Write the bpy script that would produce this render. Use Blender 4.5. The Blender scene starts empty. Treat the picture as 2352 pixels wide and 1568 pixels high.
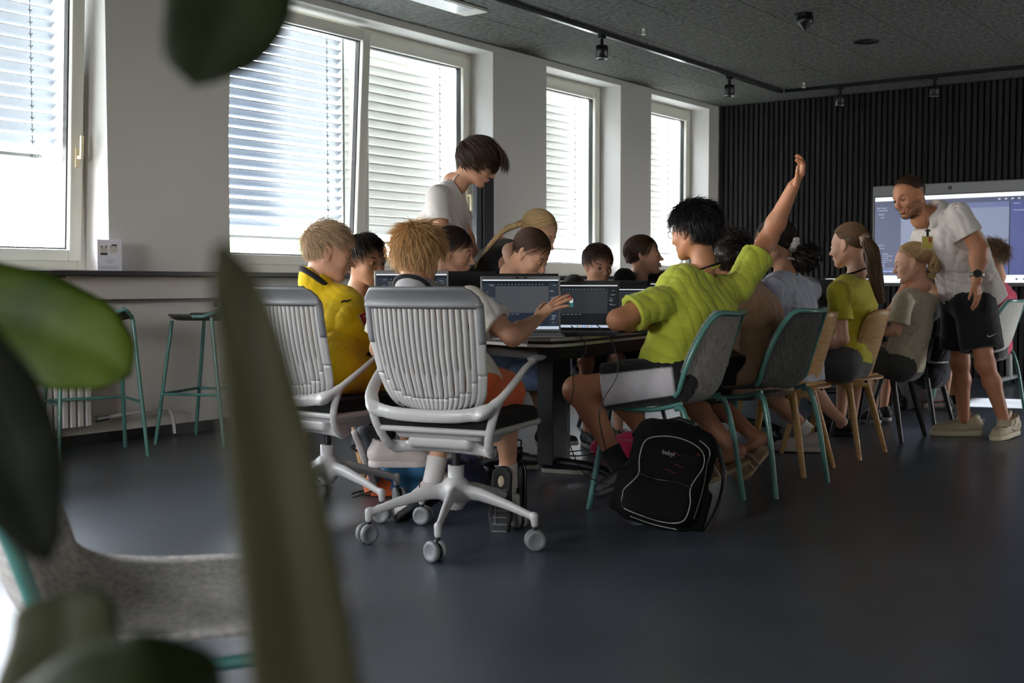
import bpy, math, random
import numpy as np
from mathutils import Vector, Matrix
from mathutils.bvhtree import BVHTree

# ------------------------------------------------------------------ camera, world, light, exposure
SC = bpy.context.scene
COL = SC.collection
PI = math.pi
CAM_H = .95
YAW, PITCH, FPX = math.radians(36.4), math.radians(2.79), 2688.0
cam_d = bpy.data.cameras.new('camera')
cam_d.sensor_width = 36; cam_d.lens = FPX / 2352 * 36; cam_d.clip_start = .05; cam_d.clip_end = 300
cam_d.dof.use_dof = True; cam_d.dof.focus_distance = 5.2; cam_d.dof.aperture_fstop = 5.0
cam = bpy.data.objects.new('camera', cam_d); COL.objects.link(cam)
cam.location = (0, 0, CAM_H); cam.rotation_euler = (PI/2 - PITCH, 0, YAW)
SC.camera = cam

SKY_STRENGTH = 36.0
world = bpy.data.worlds.new('sky'); SC.world = world; world.use_nodes = True
wn = world.node_tree; wn.nodes.clear()
w_out = wn.nodes.new('ShaderNodeOutputWorld'); w_bg = wn.nodes.new('ShaderNodeBackground')
w_tc = wn.nodes.new('ShaderNodeTexCoord'); w_sep = wn.nodes.new('ShaderNodeSeparateXYZ'); w_rmp = wn.nodes.new('ShaderNodeValToRGB')
w_map = wn.nodes.new('ShaderNodeMapRange'); w_map.inputs[1].default_value = -1; w_map.inputs[2].default_value = 1
wn.links.new(w_tc.outputs['Generated'], w_sep.inputs[0]); wn.links.new(w_sep.outputs[2], w_map.inputs[0])
wn.links.new(w_map.outputs[0], w_rmp.inputs[0]); wn.links.new(w_rmp.outputs[0], w_bg.inputs[0]); wn.links.new(w_bg.outputs[0], w_out.inputs[0])
w_rmp.color_ramp.elements[0].position = .47; w_rmp.color_ramp.elements[0].color = (.30, .31, .29, 1)
w_rmp.color_ramp.elements[1].position = .5; w_rmp.color_ramp.elements[1].color = (1.0, .975, .93, 1)
e = w_rmp.color_ramp.elements.new(.85); e.color = (.66, .79, 1.0, 1)
w_bg.inputs[1].default_value = SKY_STRENGTH

sun_d = bpy.data.lights.new('sun', 'SUN'); sun_d.energy = 120.0; sun_d.angle = math.radians(.6); sun_d.color = (1, .93, .84)
sun = bpy.data.objects.new('sun', sun_d); COL.objects.link(sun)
sun.rotation_euler = Vector((-5.03, -1.35, -2.25)).to_track_quat('-Z', 'Y').to_euler()   # sun aimed through the added opening beyond the frame
sun.location = (20, 16, 12)

SC.view_settings.view_transform = 'Standard'; SC.view_settings.look = 'None'
SC.view_settings.gamma = 1; SC.view_settings.use_curve_mapping = False
SC.view_settings.exposure = 0.30
try:
    SC.cycles.use_denoising = True; SC.cycles.max_bounces = 9; SC.cycles.diffuse_bounces = 5
    SC.cycles.caustics_reflective = False; SC.cycles.caustics_refractive = False; SC.cycles.sample_clamp_indirect = 6
    SC.cycles.transparent_max_bounces = 12
except Exception:
    pass

# ------------------------------------------------------------------ measuring helpers (pixel of the photograph + distance -> point in the room)
RT = np.array([math.cos(YAW), math.sin(YAW), 0.]); F0 = np.array([-math.sin(YAW), math.cos(YAW), 0.]); UZ = np.array([0, 0, 1.])
FW = F0*math.cos(PITCH) - UZ*math.sin(PITCH); CU = F0*math.sin(PITCH) + UZ*math.cos(PITCH)
CAMP = np.array([0, 0, CAM_H])
def ray(u, v): return FW + RT*(u-1176)/FPX - CU*(v-784)/FPX
def P(u, v, d): r = ray(u, v); return CAMP + r*d/(r @ F0)
def PZ(u, v, z=0): r = ray(u, v); return CAMP + r*(z-CAM_H)/r[2]
def PX(u, v, x): r = ray(u, v); return CAMP + r*x/r[0]
def PY(u, v, y): r = ray(u, v); return CAMP + r*y/r[1]
def dirv(a, b, c=0):            # a: to the camera's right, b: away from it, c: up
    d = RT*a + F0*b + UZ*c; return d/np.linalg.norm(d)
def nrm(v): v = np.asarray(v, float); return v/(np.linalg.norm(v)+1e-12)

# ------------------------------------------------------------------ materials
def srgb(h):
    if not isinstance(h, str): return tuple(h)
    c = [int(h[i:i+2], 16)/255 for i in (0, 2, 4)]
    return tuple(x/12.92 if x <= .04045 else ((x+.055)/1.055)**2.4 for x in c)
def mat(name, col, rough=.5, metal=0., noise=0., nscale=20., bump=0., bscale=None, sheen=0., coat=0., trans=0., tint=False,
        stretch=(1, 1, 1), sss=0., col2=None, spec=.5, detail=4):
    m = bpy.data.materials.new(name); m.use_nodes = True; nt = m.node_tree; N = nt.nodes; L = nt.links
    b = N['Principled BSDF']; c = srgb(col)
    b.inputs['Base Color'].default_value = (*c, 1); b.inputs['Roughness'].default_value = rough; b.inputs['Metallic'].default_value = metal
    b.inputs['Specular IOR Level'].default_value = spec
    if sheen: b.inputs['Sheen Weight'].default_value = sheen
    if coat: b.inputs['Coat Weight'].default_value = coat; b.inputs['Coat Roughness'].default_value = .15
    if sss:
        b.inputs['Subsurface Weight'].default_value = sss; b.inputs['Subsurface Radius'].default_value = (.012, .004, .002); b.inputs['Subsurface Scale'].default_value = 1
    out = b
    src = None
    if noise or bump:
        tc = N.new('ShaderNodeTexCoord'); mp = N.new('ShaderNodeMapping'); mp.inputs['Scale'].default_value = stretch
        L.new(tc.outputs['Object'], mp.inputs[0])
    if noise:
        n = N.new('ShaderNodeTexNoise'); n.inputs['Scale'].default_value = nscale; n.inputs['Detail'].default_value = detail
        L.new(mp.outputs[0], n.inputs['Vector'])
        r = N.new('ShaderNodeValToRGB'); r.color_ramp.elements[0].position = .3; r.color_ramp.elements[1].position = .7
        c2 = srgb(col2) if col2 else tuple(min(1, x*(1+noise)) for x in c)
        c1 = c if col2 else tuple(x*(1-noise) for x in c)
        r.color_ramp.elements[0].color = (*c1, 1); r.color_ramp.elements[1].color = (*c2, 1)
        L.new(n.outputs[0], r.inputs[0]); src = r.outputs[0]
    if tint:
        at = N.new('ShaderNodeAttribute'); at.attribute_name = 'tint'
        mx = N.new('ShaderNodeMix'); mx.data_type = 'RGBA'; mx.blend_type = 'MULTIPLY'; mx.inputs[0].default_value = 1
        if src: L.new(src, mx.inputs[6])
        else: mx.inputs[6].default_value = (*c, 1)
        L.new(at.outputs['Color'], mx.inputs[7]); src = mx.outputs[2]
    if src: L.new(src, b.inputs['Base Color'])
    if bump:
        n2 = N.new('ShaderNodeTexNoise'); n2.inputs['Scale'].default_value = bscale or nscale*3; n2.inputs['Detail'].default_value = 3
        L.new(mp.outputs[0], n2.inputs['Vector'])
        bp = N.new('ShaderNodeBump'); bp.inputs['Strength'].default_value = bump; bp.inputs['Distance'].default_value = .003
        L.new(n2.outputs[0], bp.inputs['Height']); L.new(bp.outputs[0], b.inputs['Normal'])
    if trans:
        tr = N.new('ShaderNodeBsdfTranslucent'); ms = N.new('ShaderNodeMixShader'); ms.inputs[0].default_value = trans
        if src: L.new(src, tr.inputs[0])
        else: tr.inputs[0].default_value = (*c, 1)
        L.new(b.outputs[0], ms.inputs[1]); L.new(tr.outputs[0], ms.inputs[2])
        L.new(ms.outputs[0], N['Material Output'].inputs[0])
    return m
def glow(name, col, strength=1.):
    m = bpy.data.materials.new(name); m.use_nodes = True; N = m.node_tree.nodes
    b = N['Principled BSDF']; c = srgb(col); b.inputs['Base Color'].default_value = (.01, .01, .01, 1)
    b.inputs['Emission Color'].default_value = (*c, 1); b.inputs['Emission Strength'].default_value = strength; b.inputs['Roughness'].default_value = .25
    return m

# ------------------------------------------------------------------ mesh builder
def frame(z, hint=(0, 0, 1)):
    z = nrm(z); x = np.cross(hint, z)
    if np.linalg.norm(x) < 1e-4: x = np.cross((1, 0, 0), z)
    x = nrm(x); return np.stack([x, np.cross(z, x), z], 1)
class MB:
    def __init__(s): s.V = []; s.F = []; s.n = 0; s.tint = []
    def add(s, V, F):
        V = np.asarray(V, float).reshape(-1, 3); s.V.append(V)
        for f in F:
            f = np.asarray(f)
            if f.ndim == 1: f = f[None]
            s.F.append(f + s.n)
        s.n += len(V); return s
    def box(s, c, size, R=None, taper=1.):
        h = np.asarray(size)/2; V = []
        for z in (-1, 1):
            for x, y in ((-1, -1), (1, -1), (1, 1), (-1, 1)):
                t = taper if z > 0 else 1
                V.append((x*h[0]*t, y*h[1]*t, z*h[2]))
        V = np.array(V)
        if R is not None: V = V @ np.asarray(R).T
        return s.add(V + np.asarray(c), [[(0, 3, 2, 1), (4, 5, 6, 7), (0, 1, 5, 4), (1, 2, 6, 5), (2, 3, 7, 6), (3, 0, 4, 7)]])
    def lohi(s, lo, hi): lo, hi = np.asarray(lo, float), np.asarray(hi, float); return s.box((lo+hi)/2, hi-lo)
    def tube(s, pts, r, n=10, flat=1., hint=(0, 0, 1), cap=True, closed=False):
        pts = np.asarray(pts, float); m = len(pts); r = np.broadcast_to(np.asarray(r, float), (m,))
        a = np.arange(n)*2*PI/n; V = []
        if closed: tg = np.roll(pts, -1, 0)-np.roll(pts, 1, 0)
        else: tg = np.gradient(pts, axis=0)
        prev = None
        for i in range(m):
            t = nrm(tg[i])
            if prev is None: R = frame(t, hint); x, y = R[:, 0], R[:, 1]
            else: x = nrm(prev - t*(prev @ t)); y = np.cross(t, x)
            prev = x
            V.append(pts[i] + r[i]*(np.cos(a)[:, None]*x*flat + np.sin(a)[:, None]*y))
        V = np.concatenate(V); i = np.arange(n); j = (i+1) % n; F = []
        for k in range(m if closed else m-1):
            k2 = (k+1) % m; F.append(np.stack([k*n+i, k*n+j, k2*n+j, k2*n+i], 1))
        s.add(V, F)
        if cap and not closed:
            s.add(V[:n], [np.arange(n)[::-1]]); s.add(V[-n:], [np.arange(n)])
        return s
    def cyl(s, a, b, r, r2=None, n=16): return s.tube([a, b], [r, r if r2 is None else r2], n)
    def lathe(s, prof, c=(0, 0, 0), n=24, R=None):
        prof = np.asarray(prof, float); m = len(prof); a = np.arange(n)*2*PI/n
        V = np.concatenate([np.stack([p[0]*np.cos(a), p[0]*np.sin(a), np.full(n, p[1])], 1) for p in prof])
        if R is not None: V = V @ np.asarray(R).T
        i = np.arange(n); j = (i+1) % n
        s.add(V + np.asarray(c), [np.stack([k*n+i, k*n+j, (k+1)*n+j, (k+1)*n+i], 1) for k in range(m-1)])
        return s
    def ball(s, c, r, R=None, n=14):
        t = np.linspace(0, PI, n//2+2); prof = np.stack([np.maximum(np.sin(t), 1e-4), -np.cos(t)], 1)
        a = np.arange(n)*2*PI/n
        V = np.concatenate([np.stack([p[0]*np.cos(a), p[0]*np.sin(a), np.full(n, p[1])], 1) for p in prof])*np.asarray(r)
        if R is not None: V = V @ np.asarray(R).T
        i = np.arange(n); j = (i+1) % n
        return s.add(V + np.asarray(c), [np.stack([k*n+i, k*n+j, (k+1)*n+j, (k+1)*n+i], 1) for k in range(len(prof)-1)])
    def prism(s, poly, z0, z1):
        poly = np.asarray(poly, float); n = len(poly)
        V = np.concatenate([np.c_[poly, np.full(n, z0)], np.c_[poly, np.full(n, z1)]]); i = np.arange(n); j = (i+1) % n
        return s.add(V, [i[::-1], i+n, np.stack([i, j, j+n, i+n], 1)])
    def sheet(s, G, thick=0.):
        G = np.asarray(G, float); a, b = G.shape[:2]
        I = np.arange(a*b).reshape(a, b); q = np.stack([I[:-1, :-1], I[1:, :-1], I[1:, 1:], I[:-1, 1:]], -1).reshape(-1, 4)
        if not thick: return s.add(G.reshape(-1, 3), [q])
        du = np.gradient(G, axis=0); dv = np.gradient(G, axis=1); N = np.cross(du, dv); N /= np.linalg.norm(N, axis=-1, keepdims=True)+1e-9
        V = np.concatenate([(G+N*thick/2).reshape(-1, 3), (G-N*thick/2).reshape(-1, 3)]); o = a*b
        e = np.concatenate([I[0, :], I[1:, -1], I[-1, -2::-1], I[-2:0:-1, 0]]); e2 = np.roll(e, -1)
        return s.add(V, [q, q[:, ::-1]+o, np.stack([e, e2, e2+o, e+o], 1)])
    def xf(s, M, c=(0, 0, 0)): s.V = [v @ np.asarray(M).T + np.asarray(c) for v in s.V]; return s
    def mesh(s, name, smooth=False):
        me = bpy.data.meshes.new(name)
        if not s.V: return me
        V = np.concatenate(s.V).astype(np.float32); me.vertices.add(len(V)); me.vertices.foreach_set('co', V.ravel())
        li = np.concatenate([f.ravel() for f in s.F]).astype(np.int32)
        tot = np.concatenate([np.full(len(f), f.shape[1]) for f in s.F]).astype(np.int32)
        me.loops.add(len(li)); me.loops.foreach_set('vertex_index', li); me.polygons.add(len(tot))
        me.polygons.foreach_set('loop_start', np.concatenate([[0], np.cumsum(tot)[:-1]]).astype(np.int32))
        me.polygons.foreach_set('use_smooth', np.full(len(tot), smooth))
        if s.tint:
            at = me.color_attributes.new('tint', 'FLOAT_COLOR', 'POINT'); T = np.concatenate(s.tint).astype(np.float32)
            at.data.foreach_set('color', np.c_[T, np.ones(len(T), np.float32)].ravel())
        me.update(); me.validate(); return me

def link(name, data, m=None, parent=None, loc=None, rz=None):
    o = bpy.data.objects.new(name, data); COL.objects.link(o)
    if m is not None and data is not None: data.materials.append(m)
    if parent is not None: o.parent = parent
    if loc is not None: o.location = loc
    if rz is not None: o.rotation_euler = (0, 0, rz)
    return o
def obj(name, mb, m, parent=None, smooth=False, bevel=0, loc=None, rz=None, seg=2):
    o = link(name, mb.mesh(name, smooth), m, parent, loc, rz)
    if bevel:
        b = o.modifiers.new('bevel', 'BEVEL'); b.width = bevel; b.segments = seg; b.limit_method = 'ANGLE'; b.angle_limit = math.radians(40)
    return o
def tag(o, label, cat, group=None, kind=None):
    o['label'] = label; o['category'] = cat
    if group: o['group'] = group
    if kind: o['kind'] = kind
    return o
def thing(name, label, cat, loc=(0, 0, 0), rz=0, group=None):
    o = bpy.data.objects.new(name, None); COL.objects.link(o); o.location = loc; o.rotation_euler = (0, 0, rz); o.empty_display_size = .1
    return tag(o, label, cat, group)
def struct(name, mb, m, parent=None, bevel=0, smooth=False):
    o = obj(name, mb, m, parent, smooth, bevel)
    if parent is None: o['kind'] = 'structure'
    return o
def dup(root, loc=None, rz=None, label=None, group=None):
    r = root.copy(); COL.objects.link(r)
    if loc is not None: r.location = loc
    if rz is not None: r.rotation_euler = (0, 0, rz)
    if label: r['label'] = label
    if group: r['group'] = group
    for ch in list(root.children):
        c = ch.copy(); COL.objects.link(c); c.parent = r
        for g in ch.children:
            d = g.copy(); COL.objects.link(d); d.parent = c
    return r
def text(name, body, size, M, m, parent=None, align='LEFT', extrude=.0004):
    cu = bpy.data.curves.new(name, 'FONT'); cu.body = body; cu.size = size; cu.align_x = align; cu.align_y = 'CENTER'; cu.extrude = extrude; cu.resolution_u = 2
    t = bpy.data.objects.new(name, cu); COL.objects.link(t)
    dg = bpy.context.evaluated_depsgraph_get(); me = bpy.data.meshes.new_from_object(t.evaluated_get(dg)); bpy.data.objects.remove(t); me.name = name
    me.transform(Matrix(M)); me.materials.clear()
    return link(name, me, m, parent)

# ------------------------------------------------------------------ organic shapes: distance field on a grid, surface extracted as one skin
class Field:
    def __init__(s, lo, hi, h):
        s.h = h; s.lo = np.asarray(lo, float)-3*h; n = np.ceil((np.asarray(hi)+3*h-s.lo)/h).astype(int)+1; s.n = n
        s.ax = [(s.lo[i]+h*np.arange(n[i])).astype(np.float32) for i in range(3)]
        s.d = np.full(n, 1., np.float32)
    def rng(s, lo, hi):
        a = np.clip(np.floor((np.asarray(lo)-s.lo)/s.h).astype(int), 0, s.n); b = np.clip(np.ceil((np.asarray(hi)-s.lo)/s.h).astype(int)+1, 0, s.n)
        sl = tuple(slice(a[i], b[i]) for i in range(3))
        X = [s.ax[0][sl[0]][:, None, None], s.ax[1][sl[1]][None, :, None], s.ax[2][sl[2]][None, None, :]]
        return sl, X
    def mix(s, sl, e, k, op):
        a = s.d[sl]
        if a.size == 0: return
        if op == 's': e = -e; s.d[sl] = np.maximum(a, e) + np.maximum(k-np.abs(a-e), 0)**2/(4*k); return
        s.d[sl] = np.minimum(a, e) - np.maximum(k-np.abs(a-e), 0)**2/(4*k)
    def cap(s, a, b, ra, rb=None, k=.02, flat=None, op='u'):
        a, b = np.asarray(a, float), np.asarray(b, float); rb = ra if rb is None else rb; R = max(ra, rb)
        f = flat[1] if flat else 1.; R2 = R*max(1, f) + k + 2*s.h
        sl, X = s.rng(np.minimum(a, b)-R2, np.maximum(a, b)+R2)
        ba = b-a; L = max(ba @ ba, 1e-12); p = [X[i]-np.float32(a[i]) for i in range(3)]
        t = np.clip((p[0]*ba[0]+p[1]*ba[1]+p[2]*ba[2])/L, 0, 1).astype(np.float32)
        q = [p[i]-t*np.float32(ba[i]) for i in range(3)]
        if flat:
            n = nrm(flat[0]); w = (q[0]*n[0]+q[1]*n[1]+q[2]*n[2])*(1/f-1); q = [q[i]+w*n[i] for i in range(3)]
        e = np.sqrt(q[0]**2+q[1]**2+q[2]**2) - (ra+(rb-ra)*t)
        if flat and f < 1: e = e*max(f, .5)
        s.mix(sl, e.astype(np.float32), k, op); return s
    def chain(s, pts, rs, k=.02, flat=None, op='u'):      # one smooth limb: hard union inside, blended once
        pts = np.asarray(pts, float); R2 = max(rs)+k+2*s.h; sl, X = s.rng(pts.min(0)-R2, pts.max(0)+R2); E = None
        for i in range(len(pts)-1):
            a, b = pts[i], pts[i+1]; ba = b-a; L = max(ba @ ba, 1e-12); p = [X[j]-np.float32(a[j]) for j in range(3)]
            t = np.clip((p[0]*ba[0]+p[1]*ba[1]+p[2]*ba[2])/L, 0, 1).astype(np.float32); q = [p[j]-t*np.float32(ba[j]) for j in range(3)]
            if flat:
                n = nrm(flat[0]); w = (q[0]*n[0]+q[1]*n[1]+q[2]*n[2])*(1/flat[1]-1); q = [q[j]+w*n[j] for j in range(3)]
            e = (np.sqrt(q[0]**2+q[1]**2+q[2]**2)-(rs[i]+(rs[i+1]-rs[i])*t))*(max(flat[1], .5) if flat and flat[1] < 1 else 1)
            E = e if E is None else np.minimum(E, e)
        s.mix(sl, E.astype(np.float32), k, op); return s
    def ell(s, c, r, R=None, k=.02, op='u'):
        c = np.asarray(c, float); r = np.asarray(r, float); m = r.max()+k+2*s.h
        if R is None: R = np.eye(3)
        sl, X = s.rng(c-m, c+m); p = [X[i]-np.float32(c[i]) for i in range(3)]
        q = [(p[0]*R[0, j]+p[1]*R[1, j]+p[2]*R[2, j]).astype(np.float32) for j in range(3)]
        k0 = np.sqrt(sum((q[j]/r[j])**2 for j in range(3))); k1 = np.sqrt(sum((q[j]/r[j]**2)**2 for j in range(3)))+1e-6
        s.mix(sl, (k0*(k0-1)/k1).astype(np.float32), k, op); return s
    def box(s, c, half, R=None, rd=.01, k=.01, op='u'):
        c = np.asarray(c, float); half = np.asarray(half, float); m = np.linalg.norm(half)+k+2*s.h
        if R is None: R = np.eye(3)
        sl, X = s.rng(c-m, c+m); p = [X[i]-np.float32(c[i]) for i in range(3)]
        q = [np.abs(p[0]*R[0, j]+p[1]*R[1, j]+p[2]*R[2, j])-np.float32(half[j]-rd) for j in range(3)]
        e = np.sqrt(sum(np.maximum(t, 0)**2 for t in q)) + np.minimum(np.maximum(q[0], np.maximum(q[1], q[2])), 0) - rd
        s.mix(sl, e.astype(np.float32), k, op); return s
    def cut(s, p, n, k=.004):     # removes the side the normal points to
        n = nrm(n); e = (s.ax[0][:, None, None]*n[0]+s.ax[1][None, :, None]*n[1]+s.ax[2][None, None, :]*n[2]-np.asarray(p) @ n).astype(np.float32)
        s.d = np.maximum(s.d, e); return s
    def folds(s, amp, freq=30., seed=0, along=None, sharp=1.):      # soft creases, clustered
        rg = np.random.RandomState(seed); band = np.abs(s.d) < 4*s.h+2*amp; I = np.nonzero(band)
        p = np.stack([s.ax[i][I[i]] for i in range(3)], 1).astype(np.float32); v = np.zeros(len(p), np.float32)
        w = p + .016*np.sin(p[:, [1, 2, 0]]*19+seed)+.006*np.sin(p[:, [2, 0, 1]]*47+seed)
        for o in range(6):
            k = rg.normal(size=3)
            if along is not None: k -= nrm(along)*(k @ nrm(along))*.85
            k = nrm(k)*freq*rg.uniform(.6, 1.5); t = 1-np.abs(np.sin(w @ k.astype(np.float32)+rg.uniform(0, 6)))
            g = np.clip(.5+.9*np.sin(p @ (rg.normal(size=3)*9).astype(np.float32)+rg.uniform(0, 6)), 0, 1)
            v += (t**2.2-.3)*g*(1 if o < 3 else .6)
        s.d[I] += .55*amp*v; return s
    def extract(s, min_faces=True):
        d = s.d; S = d < 0
        c = S[:-1, :-1, :-1].astype(np.uint8)
        for dx, dy, dz in ((1,0,0),(0,1,0),(1,1,0),(0,0,1),(1,0,1),(0,1,1),(1,1,1)):
            c = c + S[dx:d.shape[0]-1+dx, dy:d.shape[1]-1+dy, dz:d.shape[2]-1+dz]
        act = (c > 0) & (c < 8); I = np.stack(np.nonzero(act), 1)
        if not len(I): return np.zeros((0, 3)), np.zeros((0, 4), int)
        idx = np.full(act.shape, -1, np.int32); idx[act] = np.arange(len(I))
        cor = np.array([(x, y, z) for x in (0, 1) for y in (0, 1) for z in (0, 1)])
        val = np.stack([d[I[:, 0]+q[0], I[:, 1]+q[1], I[:, 2]+q[2]] for q in cor], 1)
        acc = np.zeros((len(I), 3)); cnt = np.zeros(len(I))
        for a in range(8):
            for b in range(a+1, 8):
                if np.abs(cor[a]-cor[b]).sum() != 1: continue
                va, vb = val[:, a], val[:, b]; m = (va < 0) != (vb < 0); t = np.where(m, va/(va-vb+1e-20), 0)
                acc += m[:, None]*(cor[a]+t[:, None]*(cor[b]-cor[a])); cnt += m
        V = s.lo + s.h*(I + acc/cnt[:, None]); Q = []
        for ax in range(3):
            o = [(0, 0, 0)]*4; b, cc = [(1, 2), (2, 0), (0, 1)][ax]
            A = S; sh = [slice(1, n-1) for n in d.shape]; s0 = list(sh); s1 = list(sh); s0[ax] = slice(0, d.shape[ax]-1); s1[ax] = slice(1, d.shape[ax])
            x = A[tuple(s0)]; y = A[tuple(s1)]
            for flip, msk in ((False, x & ~y), (True, ~x & y)):
                E = np.stack(np.nonzero(msk), 1)
                if not len(E): continue
                E = E + np.array([0 if i == ax else 1 for i in range(3)])
                eb = np.zeros(3, int); eb[b] = 1; ec = np.zeros(3, int); ec[cc] = 1
                q = [E-eb-ec, E-ec, E, E-eb]; q = np.stack([idx[t[:, 0], t[:, 1], t[:, 2]] for t in q], 1)
                q = q[(q >= 0).all(1)]; Q.append(q[:, ::-1] if flip else q)
        return V, np.concatenate(Q)
    def mb(s, into=None):
        m = into or MB(); V, Q = s.extract()
        if len(V): m.add(V, [Q])
        return m
def spline(pts, n):
    pts = np.asarray(pts, float); m = len(pts); out = []
    t = np.linspace(0, m-1, n)
    for x in t:
        i = min(int(x), m-2); f = x-i; p0, p1, p2, p3 = pts[max(i-1, 0)], pts[i], pts[i+1], pts[min(i+2, m-1)]
        out.append(.5*((2*p1)+(p2-p0)*f+(2*p0-5*p1+4*p2-p3)*f*f+(3*p1-p0-3*p2+p3)*f**3))
    return np.array(out)
# ------------------------------------------------------------------ shared materials
WX, BY, CZ = -6.107, 12.31, 2.98          # inner faces of the window wall and the slatted wall, ceiling height
NEAR_Y, RIGHT_X = -3.2, 2.4
M_wall = mat('white wall paint', 'd9d6d2', .75, bump=.15, bscale=60)
M_frame = mat('window frame white', 'dedbd0', .4)
M_gasket = mat('black rubber gasket', '15171a', .5)
M_floor = mat('grey blue linoleum', (.052, .061, .076), .31, noise=.16, nscale=2.2, bump=.04, bscale=40, spec=.55)
M_black = mat('black plastic', '0c0c0d', .4)
M_blackmetal = mat('black metal', '101113', .35, .6)
M_teal = mat('teal powder coated steel', '528880', .3, coat=.3)
M_chair_white = mat('white moulded plastic', 'b4b2b0', .34)
M_grey_band = mat('dark grey soft plastic', '707274', .5)
M_cushion = mat('black seat fabric', '08080a', .95, bump=.4, bscale=300)
M_felt = mat('light grey felt', '827f7b', .95, noise=.5, nscale=90, bump=.5, bscale=160, stretch=(1, 1, .35), col2='b4b0a9')
M_felt_dark = mat('dark grey felt', '3a3a39', .95, noise=.5, nscale=90, bump=.5, bscale=160, stretch=(1, 1, .35), col2='62605d')
M_felt_pale = mat('pale grey felt', 'b9b8b2', .95, noise=.15, nscale=90, bump=.4, bscale=160)
M_oak = mat('light oak veneer', 'b5884e', .45, noise=.1, nscale=5, stretch=(3, 3, 14), bump=.05, bscale=40, col2='cba268')
M_darkwood = mat('charcoal stained wood', '26272a', .42, noise=.12, nscale=8, stretch=(2, 2, 9))
M_chrome = mat('chromed metal', 'b9babb', .2, .9)

# ------------------------------------------------------------------ floor, walls, ceiling
struct('floor', MB().lohi((WX-.35, NEAR_Y-.2, -.1), (RIGHT_X+.2, BY+.2, 0)), M_floor)
WIN = [(-2.6, -.95), (-.55, 1.15), (1.85, 4.22), (5.14, 8.01), (8.81, 10.11), (10.72, 12.03)]   # window openings along the wall
Z0, Z1, TH = 1.03, 2.925, .36
w = MB(); w.lohi((WX-TH, NEAR_Y-.2, 0), (WX, BY+.2, Z0)); w.lohi((WX-TH, NEAR_Y-.2, Z1), (WX, BY+.2, CZ+.1))
ys = [NEAR_Y-.2]
for a, b in WIN: ys += [a, b]
ys.append(BY+.2)
for i in range(0, len(ys), 2): w.lohi((WX-TH, ys[i], Z0), (WX, ys[i+1], Z1))
struct('wall_left', w, M_wall)
bb = MB().lohi((WX, NEAR_Y, 0), (WX+.012, BY, .067)); struct('baseboard_left', bb, mat('dark skirting', '17181a', .5))
NX0, NX1, NZ0, NZ1 = -3.3, -1.9, 1.3, 2.4      # unseen window, added behind the camera for more daylight
w = MB(); w.lohi((WX-TH, NEAR_Y-.2, 0), (RIGHT_X+.2, NEAR_Y, NZ0)); w.lohi((WX-TH, NEAR_Y-.2, NZ1), (RIGHT_X+.2, NEAR_Y, CZ+.1))
w.lohi((WX-TH, NEAR_Y-.2, NZ0), (NX0, NEAR_Y, NZ1)); w.lohi((NX1, NEAR_Y-.2, NZ0), (RIGHT_X+.2, NEAR_Y, NZ1))
struct('wall_near', w, M_wall)
# tall unseen opening added to let a patch of sun onto the far floor
DY0, DY1 = 10.75, 11.6
w = MB(); w.lohi((RIGHT_X, NEAR_Y, 0), (RIGHT_X+.2, DY0, CZ+.1)); w.lohi((RIGHT_X, DY1, 0), (RIGHT_X+.2, BY, CZ+.1)); w.lohi((RIGHT_X, DY0, 2.34), (RIGHT_X+.2, DY1, CZ+.1))
M_inner = M_wall
struct('wall_right', w, M_inner)
M_slatback = mat('black acoustic backing', '060607', .95)
back = struct('wall_back', MB().lohi((WX, BY, 0), (RIGHT_X, BY+.2, CZ+.1)), M_slatback)
M_slat = mat('charcoal felt slat', '1b1b1c', .92, noise=.35, nscale=60, bump=.5, bscale=220)
sl_me = MB().lohi((0, -.021, .0), (.038, .021, CZ)).mesh('slat'); sl_me.materials.append(M_slat)
for i in range(158):
    o = link('slat', sl_me, None, back, loc=(WX+.02+i*.0605, BY-.021, 0))

M_ceil = mat('black wood wool board', '232321', .85, noise=.75, nscale=32, bump=1., bscale=150, stretch=(1, .6, 1), col2='66665f', detail=8)
ceil = struct('ceiling', MB().lohi((WX-TH, NEAR_Y-.2, CZ+.018), (RIGHT_X+.2, BY+.2, CZ+.15)), M_slatback)
pm = MB().lohi((0, 0, 0), (.593, 1.192, .018)).mesh('ceiling_panel'); pm.materials.append(M_ceil)
nx, ny = 17, 14
for i in range(nx):
    for j in range(ny):
        x, y = WX-.02+i*.6, NEAR_Y-.6+j*1.2+(.6 if i % 2 else 0)+.03
        if x > RIGHT_X-.1 or y > BY-.2: continue
        o = link('ceiling_panel', pm, None, ceil, loc=(x, y, CZ+random.Random(i*50+j).uniform(-.001, .001)))
        if y+1.2 > BY: o.scale = (1, (BY-y)/1.196, 1)

# ------------------------------------------------------------------ windows with outside venetian blinds
M_glass = bpy.data.materials.new('window glass'); M_glass.use_nodes = True
nt = M_glass.node_tree; nt.nodes.remove(nt.nodes['Principled BSDF'])
g_t = nt.nodes.new('ShaderNodeBsdfTransparent'); g_g = nt.nodes.new('ShaderNodeBsdfGlossy'); g_g.inputs['Roughness'].default_value = .02
g_m = nt.nodes.new('ShaderNodeMixShader'); g_m.inputs[0].default_value = .06; g_t.inputs[0].default_value = (.975, .975, .97, 1)
nt.links.new(g_t.outputs[0], g_m.inputs[1]); nt.links.new(g_g.outputs[0], g_m.inputs[2]); nt.links.new(g_m.outputs[0], nt.nodes['Material Output'].inputs[0])
M_blind = mat('shade grey blind', '747a82', .45, trans=.012)  # open slats greyed so their colour holds the shade between them
M_blind_shut = mat('white blind', 'eeeeea', .4, trans=.16)  # same slats, whitened and more translucent to stand for the sky glare
M_blind_rail = mat('blind rail', 'b9bcbd', .4)
M_cord = mat('dark cord', '2b2c30', .6)
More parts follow.
